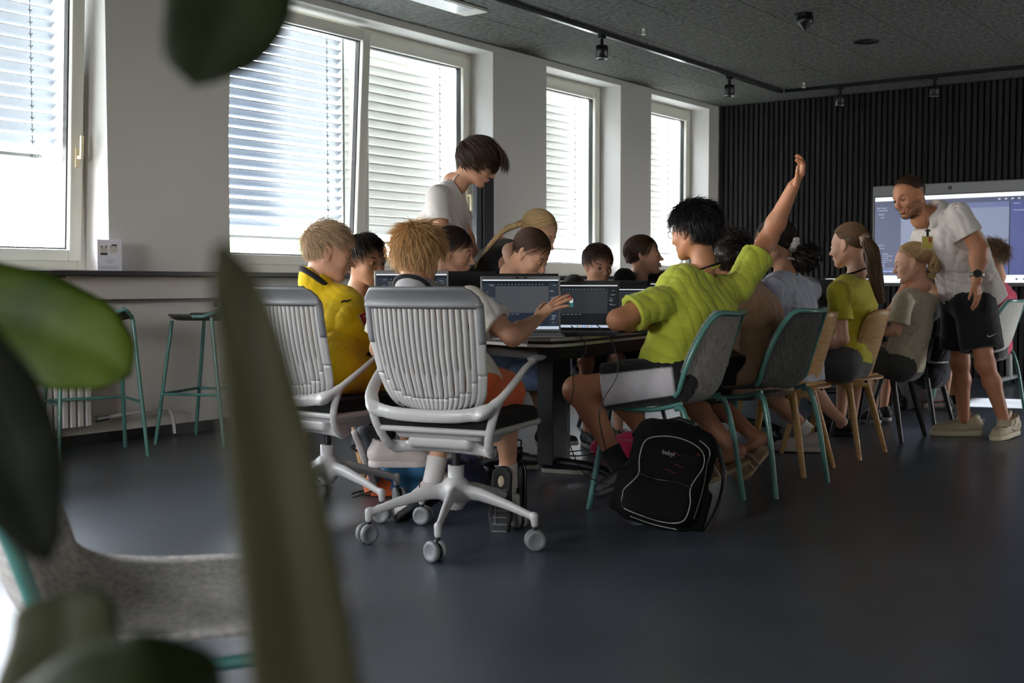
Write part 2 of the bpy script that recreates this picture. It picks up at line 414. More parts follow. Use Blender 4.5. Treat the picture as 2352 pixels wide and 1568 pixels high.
M_handle = mat('cream window handle', 'd8c9a8', .35)
M_handle_b = mat('brass window handle', '8a7238', .35, .4)
WF = WX-.235                                # inner face of the window frames
def bar_frame(mb, x0, x1, y0, y1, z0, z1, w, wb=None):
    wb = wb or w
    mb.lohi((x0, y0, z0), (x1, y0+w, z1)); mb.lohi((x0, y1-w, z0), (x1, y1, z1))
    mb.lohi((x0, y0+w, z0), (x1, y1-w, z0+wb)); mb.lohi((x0, y0+w, z1-w), (x1, y1-w, z1))
wnum = [0]
slat_cache = {}
def window(y0, y1, lights, handle_side=None, tilted=(), hmat=None, blind_end=1.28, tilt=(), frame_w=.06):
    wnum[0] += 1
    root = link('window_%d' % wnum[0], None); root.empty_display_size = .1; root['kind'] = 'structure'
    fm = MB(); bar_frame(fm, WF-.07, WF, y0, y1, Z0, Z1, .055, .07)
    for k in range(1, len(lights)): fm.lohi((WF-.07, lights[k][0]-.04, Z0+.07), (WF, lights[k][0]+.04, Z1-.055))
    obj('window_frame', fm, M_frame, root, bevel=.006)
    obj('window_sill', MB().lohi((WF, y0, Z0-.005), (WX, y1, Z0+.006)), M_frame, root)
    for k, (a, b) in enumerate(lights):
        sm = MB(); x0, x1 = -.075, .02; h = (Z1-.055)-(Z0+.07)
        bar_frame(sm, x0, x1, a, b, 0, h+.02, .085, .07)
        sash = obj('sash', sm, M_frame, root, bevel=.008, loc=(WF-.0, 0, Z0+.06))
        gk = MB(); bar_frame(gk, -.05, -.012, a+.078, b-.078, .063, h-.058, .016); obj('gasket', gk, M_gasket, sash)
        obj('pane', MB().lohi((-.045, a+.085, .07), (-.039, b-.085, h-.065)), M_glass, sash)
        if k in tilted:
            sash.rotation_euler = (0, math.radians(-4.0), 0)    # tilted inwards at the top
            sash.location.x = WF+.01; sash.rotation_euler = (0, math.radians(3.2), 0)
        hs = handle_side[k] if handle_side else None
        if hs:
            yy = a+.043 if hs < 0 else b-.043; hm = MB(); hz = .62
            hm.lohi((.02, yy-.016, hz-.06), (.032, yy+.016, hz+.06)); hm.lohi((.03, yy-.009, hz-.01), (.075, yy+.009, hz+.012))
            if k in tilted: hm.lohi((.060, yy-.010, hz), (.078, yy+.010, hz+.13))
            else: hm.lohi((.060, yy-.010, hz-.13), (.078, yy+.010, hz+.01))
            obj('window_handle', hm, hmat or M_handle, sash, bevel=.004)
        # blind
        bl = thing('venetian_blind', 'x', 'blind', (WF-.19, 0, 0)); BLINDS.append(bl)
        an, n = tilt[k], 0
        L = b-a-.04; key = (round(L, 3), round(an, 2))
        if key not in slat_cache:
            t = np.linspace(-1, 1, 6); prof = np.stack([t*.04, .007*(1-t*t)], 1); c, s_ = math.cos(an), math.sin(an)
            pts = np.stack([prof[:, 0]*c-prof[:, 1]*s_, prof[:, 0]*s_+prof[:, 1]*c], 1)
            G = np.array([[(p[0], y, p[1]) for y in (0, L)] for p in pts]); me = MB().sheet(G, .0012).mesh('blind_slat', True); me.materials.append(M_blind_shut if an > .9 else M_blind); slat_cache[key] = me
        z = Z1-.05
        while z > blind_end+.05:
            link('blind_slat', slat_cache[key], None, bl, loc=(0, a+.02, z)); z -= .0705
        obj('bottom_rail', MB().lohi((-.035, a+.02, blind_end-.012), (.035, b-.02, blind_end+.012)), M_blind_rail, bl, bevel=.004)
        for cy in (a+.14, b-.2):
            cm = MB().tube([(.044, cy, Z1), (.044, cy, blind_end)], .0022, 5)
            zz = Z1-.06
            while zz > blind_end+.03: cm.tube([(.046, cy-.012, zz), (.05, cy, zz-.012), (.046, cy+.012, zz)], .003, 5); zz -= .0705
            for q in range(3):
                aa = np.linspace(0, 2*PI, 10); cm.tube(np.stack([.048+0*aa, cy+(.02+.008*q)*np.cos(aa)+.01*q, blind_end+.01+.016*np.sin(aa)-q*.008], 1), .0016, 4)
            obj('cord', cm, M_cord, bl)
        gr = MB().lohi((-.02, a-.005, blind_end-.25), (.02, a+.014, Z1)).lohi((-.02, b-.014, blind_end-.25), (.02, b+.005, Z1)); obj('guide_rail', gr, M_blind_rail, bl)
    return root
BLINDS = []
def pair(a, b): m = (a+b)/2; return [(a+.05, m), (m, b-.05)]
A_OPEN, A_SHUT = math.radians(38), math.radians(77)
window(*WIN[0], pair(*WIN[0]), tilt=(A_OPEN, A_OPEN), blind_end=2.5)
window(*WIN[1], pair(*WIN[1]), tilt=(A_OPEN, A_OPEN), blind_end=2.5)
window(*WIN[2], [(WIN[2][0]+.05, 2.98), (2.98, WIN[2][1]-.05)], handle_side=(0, 1), tilted=(1,), tilt=(A_OPEN, A_OPEN), blind_end=1.72)
window(*WIN[3], [(WIN[3][0]+.05, 6.62), (6.62, WIN[3][1]-.05)], handle_side=(0, 1), tilted=(0,), tilt=(A_OPEN, A_SHUT), blind_end=1.29)
window(*WIN[4], [(WIN[4][0]+.05, WIN[4][1]-.05)], handle_side=(-1,), tilt=(A_SHUT,), hmat=M_handle_b, blind_end=1.30)
window(*WIN[5], [(WIN[5][0]+.05, WIN[5][1]-.05)], handle_side=(-1,), tilt=(A_SHUT,), hmat=M_handle_b, blind_end=1.30)
BL = ['outside blind on the window behind the camera, far half', 'outside blind on the window behind the camera, other half', 'outside blind beside the camera, one half', 'outside blind beside the camera, other half',
      'pale blind raised above the sill, near half of the first window', 'pale raised blind with open slats behind the tilted window beside the paper notice',
      'open slatted pale blind behind the tilted sash over the yellow shirt boy', 'closed white blind behind the standing teenager',
      'closed white blind in the single window between two wall piers', 'closed white blind in the last window before the black slatted wall']
for b, l in zip(BLINDS, BL): b['label'] = l; b['group'] = 'venetian blinds outside the windows'
for a, b in WIN:
    ld = bpy.data.lights.new('sky_portal', 'AREA'); ld.shape = 'RECTANGLE'; ld.size = Z1-Z0-.1; ld.size_y = b-a-.1
    ld.cycles.is_portal = True
    o = bpy.data.objects.new('sky_portal', ld); COL.objects.link(o); o.location = (WX-.42, (a+b)/2, (Z0+Z1)/2); o.rotation_euler = (0, -PI/2, 0)
ld = bpy.data.lights.new('sky_portal', 'AREA'); ld.shape = 'RECTANGLE'; ld.size = NX1-NX0; ld.size_y = NZ1-NZ0; ld.cycles.is_portal = True
o = bpy.data.objects.new('sky_portal', ld); COL.objects.link(o); o.location = ((NX0+NX1)/2, NEAR_Y-.25, (NZ0+NZ1)/2); o.rotation_euler = (PI/2, 0, 0)
# the world outside: ground and a tree crown below the sill line
struct('ground_outside', MB().lohi((-60, -40, -3.3), (WX-TH-.3, 60, -3.0)), mat('pale paving outside', '9a9a92', .9))

# ------------------------------------------------------------------ long shelf under the windows, apron, radiators
M_shelf = mat('black laminate counter', '1a1a1c', .4)
sh = thing('window_counter', 'long black counter running along the wall under the windows', 'counter', (0, 0, 0))
obj('countertop', MB().lohi((WX, NEAR_Y, 1.0), (WX+.27, BY-.05, 1.028)), M_shelf, sh, bevel=.003)
for y in np.arange(-2.5, 12, 1.25):
    obj('bracket', MB().lohi((WX+.001, y, .80), (WX+.012, y+.03, 1.0)).lohi((WX+.001, y, .985), (WX+.23, y+.03, 1.0)), M_black, sh)
tr = MB().lohi((WX, NEAR_Y, .862), (WX+.125, BY-.05, .998)); struct('trim_1', tr, M_wall, bevel=.004)
tr = MB().lohi((WX, NEAR_Y, .838), (WX+.03, BY-.05, .8618)); struct('shadow_strip', tr, mat('shadow line grey', '8d8b88', .5))  # grey strip standing in for the shadow line under the apron
def radiator(y0, y1, label):
    r = thing('radiator', label, 'radiator', (WX+.05, 0, 0), group='radiators under the counter')
    m = MB(); n = int((y1-y0)/.05)
    for i in range(n): m.lohi((0, y0+i*.05+.006, .13), (.09, y0+i*.05+.044, .62))
    obj('radiator_fins', m, M_wall, r, bevel=.008)
    obj('radiator_body', MB().lohi((.01, y0, .12), (.06, y1, .16)).lohi((.01, y0, .6), (.06, y1, .63)), M_wall, r, bevel=.006)
    obj('pipe', MB().tube(spline([(.04, y1, .16), (.04, y1+.45, .18), (.04, y1+.55, .16), (.04, y1+.58, .02)], 16), .011, 8), M_wall, r, True)
    obj('valve', MB().cyl((.04, y1+.02, .16), (.04, y1+.1, .165), .018), M_chrome, r, True)
    return r
radiator(2.0, 4.03, 'ribbed white radiator behind the teal bar stools')
radiator(5.6, 7.6, 'ribbed white radiator hidden behind the office chairs')

# ------------------------------------------------------------------ ceiling fittings
tk = thing('light_track', 'black ceiling light track running beside the windows', 'track', (-5.06, 0, CZ))
obj('rail', MB().lohi((-.018, -2, -.035), (.018, 11.62, 0)), mat('glint lightened rail', '77787a', .22, .9), tk, bevel=.002)  # black rail lightened in colour to carry the window glint
tk2 = thing('light_track', 'black ceiling light track parallel to the slatted wall', 'track', (-5.04, 11.62, CZ))
obj('rail', MB().lohi((.02, -.018, -.035), (6.5, .018, 0)), M_blackmetal, tk2, bevel=.002)
def spot(p, label):
    s = thing('track_spotlight', label, 'spotlight', p, group='black track spotlights')
    obj('stem', MB().lohi((-.02, -.03, -.06), (.02, .03, -.033)).cyl((0, 0, -.12), (0, 0, -.05), .014), M_blackmetal, s)
    obj('lamp_body', MB().lathe([(.001, -.115), (.045, -.115), (.05, -.12), (.05, -.215), (.043, -.215), (.043, -.19), (.001, -.18)]), M_black, s, True)
    obj('lamp_rim', MB().lathe([(.043, -.214), (.05, -.219), (.044, -.222), (.040, -.216)]), M_chrome, s, True)
    obj('reflector', MB().lathe([(.042, -.214), (.025, -.195), (.001, -.192)]), M_chrome, s, True)
    return s
spot((-5.06, 8.08, CZ), 'black cylinder spotlight on the ceiling track above the white window pier')
spot((-5.06, 10.39, CZ), 'black cylinder spotlight near the corner end of the window side track')
spot((-4.43, 11.62, CZ), 'black cylinder spotlight first from the corner on the far track')
spot((-3.49, 11.62, CZ), 'black cylinder spotlight above the wall screen on the far track')
spot((-5.06, 5.6, CZ), 'black cylinder spotlight beyond the picture top on the window side track')
pl = thing('ceiling_panel_light', 'flat white rectangular ceiling light above the window', 'light', (-5.45, 6.2, CZ))
obj('housing', MB().lohi((-.11, -.75, -.022), (.11, .75, 0)), M_frame, pl, bevel=.004)
obj('diffuser', MB().lohi((-.09, -.72, -.026), (.09, .6, -.02)), mat('white acrylic diffuser', 'e8e8ea', .2), pl)
for p, l in (((-4.74, 8.19, CZ), 'small white sprinkler head under the ceiling by the window side track'), ((-4.70, 11.33, CZ), 'small white sprinkler head near the corner of the black ceiling')):
    s = thing('sprinkler', l, 'sprinkler', p, group='ceiling sprinklers')
    obj('nozzle', MB().cyl((0, 0, 0), (0, 0, -.02), .012).cyl((-.01, 0, -.02), (-.008, 0, -.045), .003).cyl((.01, 0, -.02), (.008, 0, -.045), .003), M_frame, s)
    obj('deflector', MB().cyl((0, 0, -.045), (0, 0, -.05), .019), M_frame, s)
s = thing('ceiling_speaker', 'black cone shaped device hanging from the ceiling', 'speaker', (-3.5, 8.45, CZ))
obj('mount', MB().lohi((-.07, -.02, -.012), (.0, .02, 0)).cyl((0, 0, 0), (0, 0, -.03), .055), M_blackmetal, s)
obj('cone', MB().lathe([(.001, -.03), (.062, -.03), (.062, -.075), (.045, -.085), (.001, -.135)]), M_black, s, True)
s = thing('recessed_downlight', 'dark recessed ring in the black ceiling', 'light', (-3.49, 9.73, CZ))
obj('ring', MB().lathe([(.05, -.006), (.10, -.008), (.105, 0), (.05, .0)], n=32), M_blackmetal, s, True)
obj('lens', MB().cyl((0, 0, -.003), (0, 0, 0), .05, n=32), mat('grey lens', '3a3a3c', .2), s)
# ------------------------------------------------------------------ office chairs
def office_chair():
    t = thing('office_chair', 'x', 'chair')
    W_ = lambda v: np.interp(v, [0, .03, .08, .15, .3, .6, .88, .93, .965, .99, 1.012], [.150, .172, .190, .203, .218, .230, .231, .226, .215, .200, .180])
    def S(s, v, off=0.):                      # back surface: s -1..1 across, v 0 bottom .. 1 top
        w = W_(v); x = s*w; z = .505+.43*v
        y = -.185-.105*v+.045*(1-v)**3*0 - .02*math.sin(v*PI)+.055*(abs(s)**2.2)*(1-.25*v) - .025*max(v-.85, 0)/.15
        return np.array([x, y-off, z])
    def patch(s0, s1, v0, v1, ns=3, nv=16, off=0., th=.006):
        G = [[S(s0(v)+(s1(v)-s0(v))*i/(ns-1) if callable(s0) else s0+(s1-s0)*i/(ns-1), v, off) for v in np.linspace(v0, v1, nv)] for i in range(ns)]
        return np.array(G), th
    n = 18; ed = .86; cs = np.linspace(-ed, ed, n+1); gap = .015
    end = lambda s, lng: (.10 if lng else .31)+(.26 if lng else .16)*abs(s)**4
    V1 = .865
    low = MB()
    # outer rim and lower plate
    def ring_w(v): return np.interp(v, [0, .06, .15, 1], [.0, .9, 1, 1])
    # side edges
    for sg in (-1, 1):
        G, th = patch(sg*1.0, sg*(ed-.004), .3, V1, 4, 22); low.sheet(G if sg < 0 else G[::-1], .007)
    # bottom plate up to each slot end
    for i in range(n):
        a, b = cs[i], cs[i+1]; m = (a+b)/2
        e0 = end(a, i % 2 == 0); e1 = end(b, (i+1) % 2 == 0)
        lo = max(0, .0+.12*abs(m)**6)
        g = gap
        vb = min(e0, e1)
        G, th = patch(a, b, lo, vb, 3, 6); low.sheet(G, .007)
    for sg in (-1, 1):
        G, th = patch(sg*1.0, sg*ed, .0, .302, 4, 9); low.sheet(G if sg < 0 else G[::-1], .007)
        a0 = [S(sg*(.9+.1*f), .12*f+.0) for f in (0, 1)]
    obj('back_plate', low, M_chair_white, t, True)
    for i in range(n):
        a, b = cs[i], cs[i+1]; m = (a+b)/2; lngA, lngB = i % 2 == 0, (i+1) % 2 == 0
        eA, eB = end(a, lngA), end(b, lngB); G = []; vb = min(eA, eB)-.002
        vs = np.linspace(vb, V1, 26); prof = [(0, -.004), (.12, .002), (.5, .0035), (.88, .002), (1, -.004)]
        for f, off in prof:
            row = []
            for v in vs:
                la = a+(gap if v > eA else 0); lb = b-(gap if v > eB else 0)
                row.append(S(la+(lb-la)*f, v, off))
            G.append(row)
        obj('rib', MB().sheet(np.array(G), .004), M_chair_white, t, True)
    # grey band along the top with two short side tails
    G = [[S(s, v, o) for v, o in ((V1-.02, .002), (V1+.005, .010), (V1+.012, .004), (.93, .004), (.985, .008), (1.0, .016), (1.012, .01))] for s in np.linspace(-1, 1, 41)]
    bd = MB().sheet(np.array(G), .009)
    for sg in (-1, 1):
        G = [[S(sg*s, v, .004) for v in np.linspace(.56, V1+.02, 12)] for s in (.905, .955, 1.01)]
        bd.sheet(np.array(G if sg < 0 else G[::-1]), .010)
    obj('top_band', bd, M_grey_band, t, True)
    # one piece frame: arms, back cradle, under-seat loop
    f = Field((-.34, -.33, .31), (.34, .18, .72), .005); X = (1, 0, 0)
    for g in (-1, 1):
        pts = spline([(g*.215, -.222, .507), (g*.258, -.17, .55), (g*.278, -.09, .605), (g*.287, -.01, .655), (g*.290, .06, .672)], 12)
        f.chain(pts, list(np.linspace(.027, .015, 12)), .014, ((g*.5, .5, -.7), .55))
        f.chain(spline([(g*.252, -.18, .53), (g*.236, -.187, .47), (g*.212, -.165, .40), (g*.20, -.12, .358), (g*.17, -.06, .352)], 10), list(np.linspace(.016, .018, 10)), .016, ((0, 1, 0), .75))
    ar = spline([(-.215, -.218, .508), (-.13, -.238, .494), (0, -.245, .490), (.13, -.238, .494), (.215, -.218, .508)], 14)
    f.chain(ar, [.024]*14, .016, ((0, 1, 0), .5))
    f.chain(spline([(-.19, -.10, .356), (0, -.085, .366), (.19, -.10, .356)], 8), [.020]*8, .014, ((0, 1, 0), .7))
    f.box((0, .0, .385), (.13, .14, .025), rd=.02, k=.03)
    obj('frame', f.mb(), M_chair_white, t, True)
    pad = MB()
    for g in (-1, 1):
        pad.tube(spline([(g*.289, .03, .676), (g*.292, .08, .684), (g*.294, .135, .688)], 6), [.016, .024, .026, .026, .02, .008], 10, flat=.95, hint=(1, 0, 0))
        pad.V[-3] = pad.V[-3]
    for k in range(len(pad.V)): pad.V[k] = np.c_[pad.V[k][:, :2], .682+(pad.V[k][:, 2]-.682)*.45]
    obj('arm_pads', pad, mat('grey arm pad', '8b8c8d', .5), t, True)
    c = Field((-.27, -.25, .4), (.27, .29, .52), .006)
    c.box((0, .03, .46), (.235, .215, .034), rd=.03, k=.01); c.ell((0, .2, .455), (.2, .08, .035), k=.03)
    obj('seat_cushion', c.mb(), M_cushion, t, True)
    c = Field((-.27, -.25, .36), (.27, .29, .47), .006); c.box((0, .03, .432), (.24, .218, .012), rd=.01, k=.02); c.box((0, .02, .412), (.17, .16, .018), rd=.01, k=.03)
    obj('seat_shell', c.mb(), M_chair_white, t, True)
    obj('gas_lift', MB().cyl((0, 0, .27), (0, 0, .39), .015).cyl((0, 0, .272), (0, 0, .285), .024), M_black, t, True)
    obj('column', MB().lathe([(.001, .12), (.028, .12), (.030, .2), (.030, .283), (.001, .285)]), M_chair_white, t, True)
    b = Field((-.36, -.36, .08), (.36, .36, .24), .005)
    b.cap((0, 0, .15), (0, 0, .21), .036, .034)
    for k in range(5):
        a = math.radians(-90-18+36+k*72)+CH_BASE; d = np.array([math.cos(a), math.sin(a), 0])
        pts = [np.array([0, 0, .19]), d*.1+[0, 0, .182], d*.22+[0, 0, .15], d*.315+[0, 0, .118]]
        b.chain(pts, [.031, .025, .018, .0135], .03, (np.cross(d, (0, 0, 1)), .72)); b.cap(d*.322+[0, 0, .122], d*.322+[0, 0, .092], .0135, .0135, .01)
    obj('star_base', b.mb(), M_chair_white, t, True)
    cw = mat('grey caster wheel', '77787a', .45)
    rg = random.Random(4)
    for k in range(5):
        a = math.radians(-90-18+36+k*72)+CH_BASE; d = np.array([math.cos(a), math.sin(a), 0]); q = rg.uniform(-1.2, 1.2)+a; e = np.array([math.cos(q), math.sin(q), 0])
        c0 = d*.322+e*.012
        w = MB()
        for sg in (-1, 1):
            prof = [(.001, .0), (.03, .0), (.0365, .004), (.0375, .014), (.034, .02), (.024, .0215), (.022, .0195), (.001, .0205)]
            R = frame(e*sg); w.lathe([(p[0], p[1]+.006) for p in prof], np.array([c0[0], c0[1], .0376]), 22, R)
        o = obj('caster', w, cw, t, True)
        obj('caster_hub', MB().cyl((d[0]*.322, d[1]*.322, .05), (d[0]*.322, d[1]*.322, .094), .009).cyl(np.array([*c0[:2], .0376])-e*.007, np.array([*c0[:2], .0376])+e*.007, .030, n=18), M_black, o, True)
    return t
CH_BASE = math.radians(-2)
oc = office_chair()
OCB, OCA = (-2.72, 3.34), (-3.50, 3.45)
HB, HA = math.radians(12), math.radians(-1)
oc.location = (*OCB, 0); oc.rotation_euler = (0, 0, HB); oc['label'] = 'white slatted office chair on castors under the boy in the grey football shirt'; oc['group'] = 'white office chairs'
dup(oc, (*OCA, 0), HA, 'white slatted office chair on castors under the boy in the yellow football shirt')

# ------------------------------------------------------------------ felt shell chairs with teal tube frames
def shell_pt(s, t):        # t 0 seat front .. 1 back top ; s -1..1
    T = [0, .12, .3, .42, .52, .62, .75, .9, 1]
    y = np.interp(t, T, [.235, .16, 0, -.11, -.178, -.212, -.24, -.275, -.30])
    z = np.interp(t, T, [.448, .46, .452, .45, .475, .545, .645, .765, .835])
    w = np.interp(t, T, [.2, .225, .235, .24, .243, .246, .24, .215, .165])
    curl = np.interp(t, T, [.01, .02, .03, .045, .06, .07, .065, .05, .035])
    return w, y, z, curl
def shell_surface(n=17, m=46):
    G = []
    ts = np.linspace(0, 1, m)
    ck = np.array([shell_pt(0, t) for t in ts])
    for k in range(4): ck[1:-1] = (ck[:-2]+2*ck[1:-1]+ck[2:])/4
    ce = ck.copy(); tg = np.gradient(ck[:, 1:3], axis=0); tg /= np.linalg.norm(tg, axis=1)[:, None]
    nn = np.stack([-tg[:, 1]*-1, tg[:, 0]*-1], 1)   # towards the sitter
    nn = np.stack([tg[:, 1], -tg[:, 0]], 1)
    for s in np.linspace(-1, 1, n):
        row = []
        for i in range(m):
            w, y, z, cu = ck[i]; f = abs(s)**2.4*cu
            edge = 0
            row.append((s*w, y+nn[i, 0]*f, z+nn[i, 1]*f))
        G.append(row)
    G = np.array(G)
    # rounded top corners
    return G
def felt_chair(felt, seatmat=None):
    t = thing('felt_shell_chair', 'x', 'chair')
    G = shell_surface()
    sh = obj('shell', MB().sheet(G, .011), felt, t, True)
    # teal tube round the edge of the shell: up one side of the back, across the top, down the other side
    off = .012
    L = [G[-1, i] for i in range(20, 46)]; Tp = [G[j, -1] for j in range(16, -1, -1)]; R_ = [G[0, i] for i in range(45, 19, -1)]
    path = np.array(L[:-1]+Tp+R_[1:]); path = path + np.array([0, -.012, -.006])
    for _ in range(5): path[1:-1] = (path[:-2]+2*path[1:-1]+path[2:])/4
    obj('back_tube', MB().tube(path, .0115, 10), M_teal, t, True)
    fx, rx = .195, .225
    u = MB()
    for g in (-1, 1):
        u.tube(spline([(g*.235, -.155, .468), (g*.215, -.02, .435), (g*.2, .14, .432), (g*.195, .2, .432)], 12), .010, 8)
    u.tube([(-.2, .19, .432), (.2, .19, .432)], .010, 8)
    obj('seat_rail', u, M_teal, t, True)
    for g in (-1, 1):
        for rear in (0, 1):
            if rear: pts = [(g*.236, -.13, .445), (g*.243, -.15, .452), (g*.25, -.172, .43), (g*.262, -.205, .3), (g*.278, -.25, .0)]
            else: pts = [(g*.195, .19, .432), (g*.205, .205, .35), (g*.245, .255, .0)]
            l = obj('leg', MB().tube(spline(pts, 12), .0125, 10), M_teal, t, True)
    return t
fc = felt_chair(M_felt)
fc.location = (-2.43, 4.42, 0); fc.rotation_euler = (0, 0, math.radians(97)); fc['label'] = 'light grey felt chair with teal frame under the lime green shirt boy'; fc['group'] = 'felt shell chairs with teal frames'
def refelt(root, m):
    for c in root.children:
        if c.name.startswith('shell'):
            c.data = c.data.copy(); c.data.materials.clear(); c.data.materials.append(m)
f2 = dup(fc, (-2.35, 5.12, 0), math.radians(88), 'dark grey felt chair with teal frame under the person in the beige shirt'); refelt(f2, M_felt_dark)
f3 = dup(fc, (-2.36, 9.02, 0), math.radians(84), 'pale felt chair with teal legs behind the standing man'); refelt(f3, M_felt_pale)
f4 = dup(fc, (-1.47, 1.09, 0), math.radians(-36), 'empty grey felt chair with teal frame partly hidden by the plant leaves')
FELT4 = f4

refelt(f4, mat('brightened grey felt', '9a9692', .95, noise=.4, nscale=90, bump=.5, bscale=160, col2='cfcac4'))  # same grey felt, lightened in colour to make up for dim light here
# ------------------------------------------------------------------ plywood chairs with a folded shelf at the back
def ply_chair(m, rg=0):
    t = thing('plywood_chair', 'x', 'chair')
    G = []
    for s in np.linspace(-1, 1, 13):
        row = []
        for v in np.linspace(0, 1, 14):
            w = np.interp(v, [0, .1, .5, 1], [.165, .185, .18, .15])
            if v > .9: w -= .0
            z = .385+.43*v; y = -.17-.13*v
            row.append((s*w, y+.06*abs(s)**2, z-(.03 if v == 1 else .012 if v > .9 else 0)*abs(s)**6))
        G.append(row)
    obj('backrest', MB().sheet(np.array(G), .010), m, t, True)
    f = Field((-.25, -.25, .38), (.25, .26, .48), .006); f.box((0, .02, .44), (.215, .2, .010), rd=.008); f.ell((0, .15, .44), (.2, .09, .012), k=.02)
    obj('seat', f.mb(), m, t, True)
    P_ = [(-.20, -.13), (-.19, -.19), (-.1, -.245), (0, -.262), (.1, -.245), (.19, -.19), (.20, -.13)]
    obj('back_shelf', MB().prism([tuple(p) for p in spline([(*p, 0) for p in P_], 21)[:, :2]], .432, .442), m, t)
    sc_ = MB()
    for g in (-1, 1): sc_.cyl((g*.07, -.20, .418), (g*.07, -.215, .418), .006, n=8)
    obj('screw', sc_, M_black, t)
    obj('seat_block', MB().lohi((-.13, -.15, .395), (.13, .15, .432)), m, t, bevel=.01)
    for g in (-1, 1):
        for ry in (-1, 1):
            a = (g*.13, ry*.13, .42); b = (g*.205, ry*.225-.0, 0)
            obj('leg', MB().tube([a, ((a[0]+b[0])/2, (a[1]+b[1])/2, .21), b], [.019, .018, .013], 14), m, t, True)
    return t
pc = ply_chair(M_oak); pc.location = (-2.46, 5.64, 0); pc.rotation_euler = (0, 0, math.radians(91))
pc['label'] = 'oak chair with straight legs under the girl in the pale blue blouse'; pc['group'] = 'plywood chairs with a back shelf'
dup(pc, (-2.44, 6.37, 0), math.radians(90), 'oak chair with straight legs under the girl in the yellow shirt')
def rewood(root, m):
    for c in root.children:
        if not c.name.startswith('screw'): c.data = c.data.copy(); c.data.materials.clear(); c.data.materials.append(m)
d1 = dup(pc, (-2.48, 7.22, 0), math.radians(88), 'charcoal wooden chair under the blond child in the white shirt'); rewood(d1, M_darkwood)
d2 = dup(d1, (-2.52, 7.98, 0), math.radians(90), 'charcoal wooden chair under the person in navy')
d3 = dup(pc, (-4.02, 4.72, 0), math.radians(-88), 'oak chair on the window side under the dark haired girl')
d4 = dup(pc, (-3.96, 5.28, 0), math.radians(-88), 'oak chair on the window side under the girl looking down')
d5 = dup(d1, (-4.15, 6.05, 0), math.radians(-88), 'charcoal wooden chair under the boy peering over a laptop')
d6 = dup(d1, (-4.05, 6.75, 0), math.radians(-88), 'charcoal wooden chair under the girl in black turned sideways')
d7 = dup(pc, (-4.12, 4.08, 0), math.radians(-60), 'oak chair at the table corner under the dark haired child in a white shirt')

# ------------------------------------------------------------------ teal bar stools by the counter
def bar_stool():
    t = thing('bar_stool', 'x', 'stool')
    G = []
    for s in np.linspace(-1, 1, 13):
        row = []
        for v in np.linspace(0, 1, 12):
            y = .19-.36*v; w = .21*math.sqrt(max(.05, 1-abs(v-.5)**3*5))
            row.append((s*w, y-(.02*abs(s)**2 if v > .9 else 0), .735+.035*abs(s)**2+(.055*((v-.72)/.28)**1.5 if v > .72 else 0)))
        G.append(row)
    obj('seat_shell', MB().sheet(np.array(G), .010), M_felt_dark, t, True)
    path = [G[i][11] for i in range(13)]; path = [G[0][6], G[0][8], G[0][9]]+path+[G[12][9], G[12][8], G[12][6]]
    obj('rim_tube', MB().tube(np.array(path)+[0, -.008, -.010], .010, 8), M_teal, t, True)
    ft = {}
    for g in (-1, 1):
        for r in (-1, 1):
            a = np.array([g*.19, r*.13-.0, .755 if r < 0 else .735]); b = np.array([g*.235, r*.225, 0]); ft[g, r] = (a, b)
            obj('leg', MB().tube([a, b], .0115, 10), M_teal, t, True)
    fr = MB()
    lv = lambda k, z: k[0]+(k[1]-k[0])*(k[0][2]-z)/k[0][2]
    fr.tube([lv(ft[-1, -1], .3), lv(ft[-1, 1], .3)], .0085, 8); fr.tube([lv(ft[1, -1], .3), lv(ft[1, 1], .3)], .0085, 8); fr.tube([lv(ft[-1, 1], .3), lv(ft[1, 1], .3)], .0085, 8)
    obj('footrest', fr, M_teal, t, True)
    return t
bs = bar_stool(); bs.location = (-5.73, 3.84, 0); bs.rotation_euler = (0, 0, math.radians(70)); bs['label'] = 'teal legged bar stool behind the large leaf'; bs['group'] = 'teal bar stools at the counter'
dup(bs, (-5.70, 4.62, 0), math.radians(112), 'teal legged bar stool beside the blurred plant stem, next to the pier')

# ------------------------------------------------------------------ the long table
TB = [(-2.76, 4.02), (-2.74, 4.16), (-2.88, 5.15), (-2.92, 9.45), (-3.72, 9.45), (-3.66, 5.2), (-3.80, 4.32), (-3.70, 4.24), (-2.86, 3.985)]
TZ = .73
tb = thing('long_table', 'long white edged black table between the two rows of children', 'table')
M_top = mat('grey table laminate', '8d8b88', .35); M_edge = mat('white table edge', 'efede6', .35)
def shrink(poly, f):
    c = np.mean(poly, 0); return [tuple(c+(np.array(p)-c)*f) for p in poly]
obj('tabletop', MB().prism(shrink(TB, .998)[::-1], TZ-.006, TZ), M_top, tb)
obj('edge_band', MB().prism(TB[::-1], TZ-.018, TZ-.0015), M_edge, tb, bevel=.003)
obj('edge_gap', MB().prism(shrink(TB, .994)[::-1], TZ-.030, TZ-.0182), M_black, tb)
obj('lower_board', MB().prism(TB[::-1], TZ-.043, TZ-.0302), M_edge, tb, bevel=.002)
obj('table_frame', MB().prism(shrink(TB, .93)[::-1], TZ-.10, TZ-.0435), M_black, tb)
M_col = mat('dark steel column', '1d1e20', .45, .3)
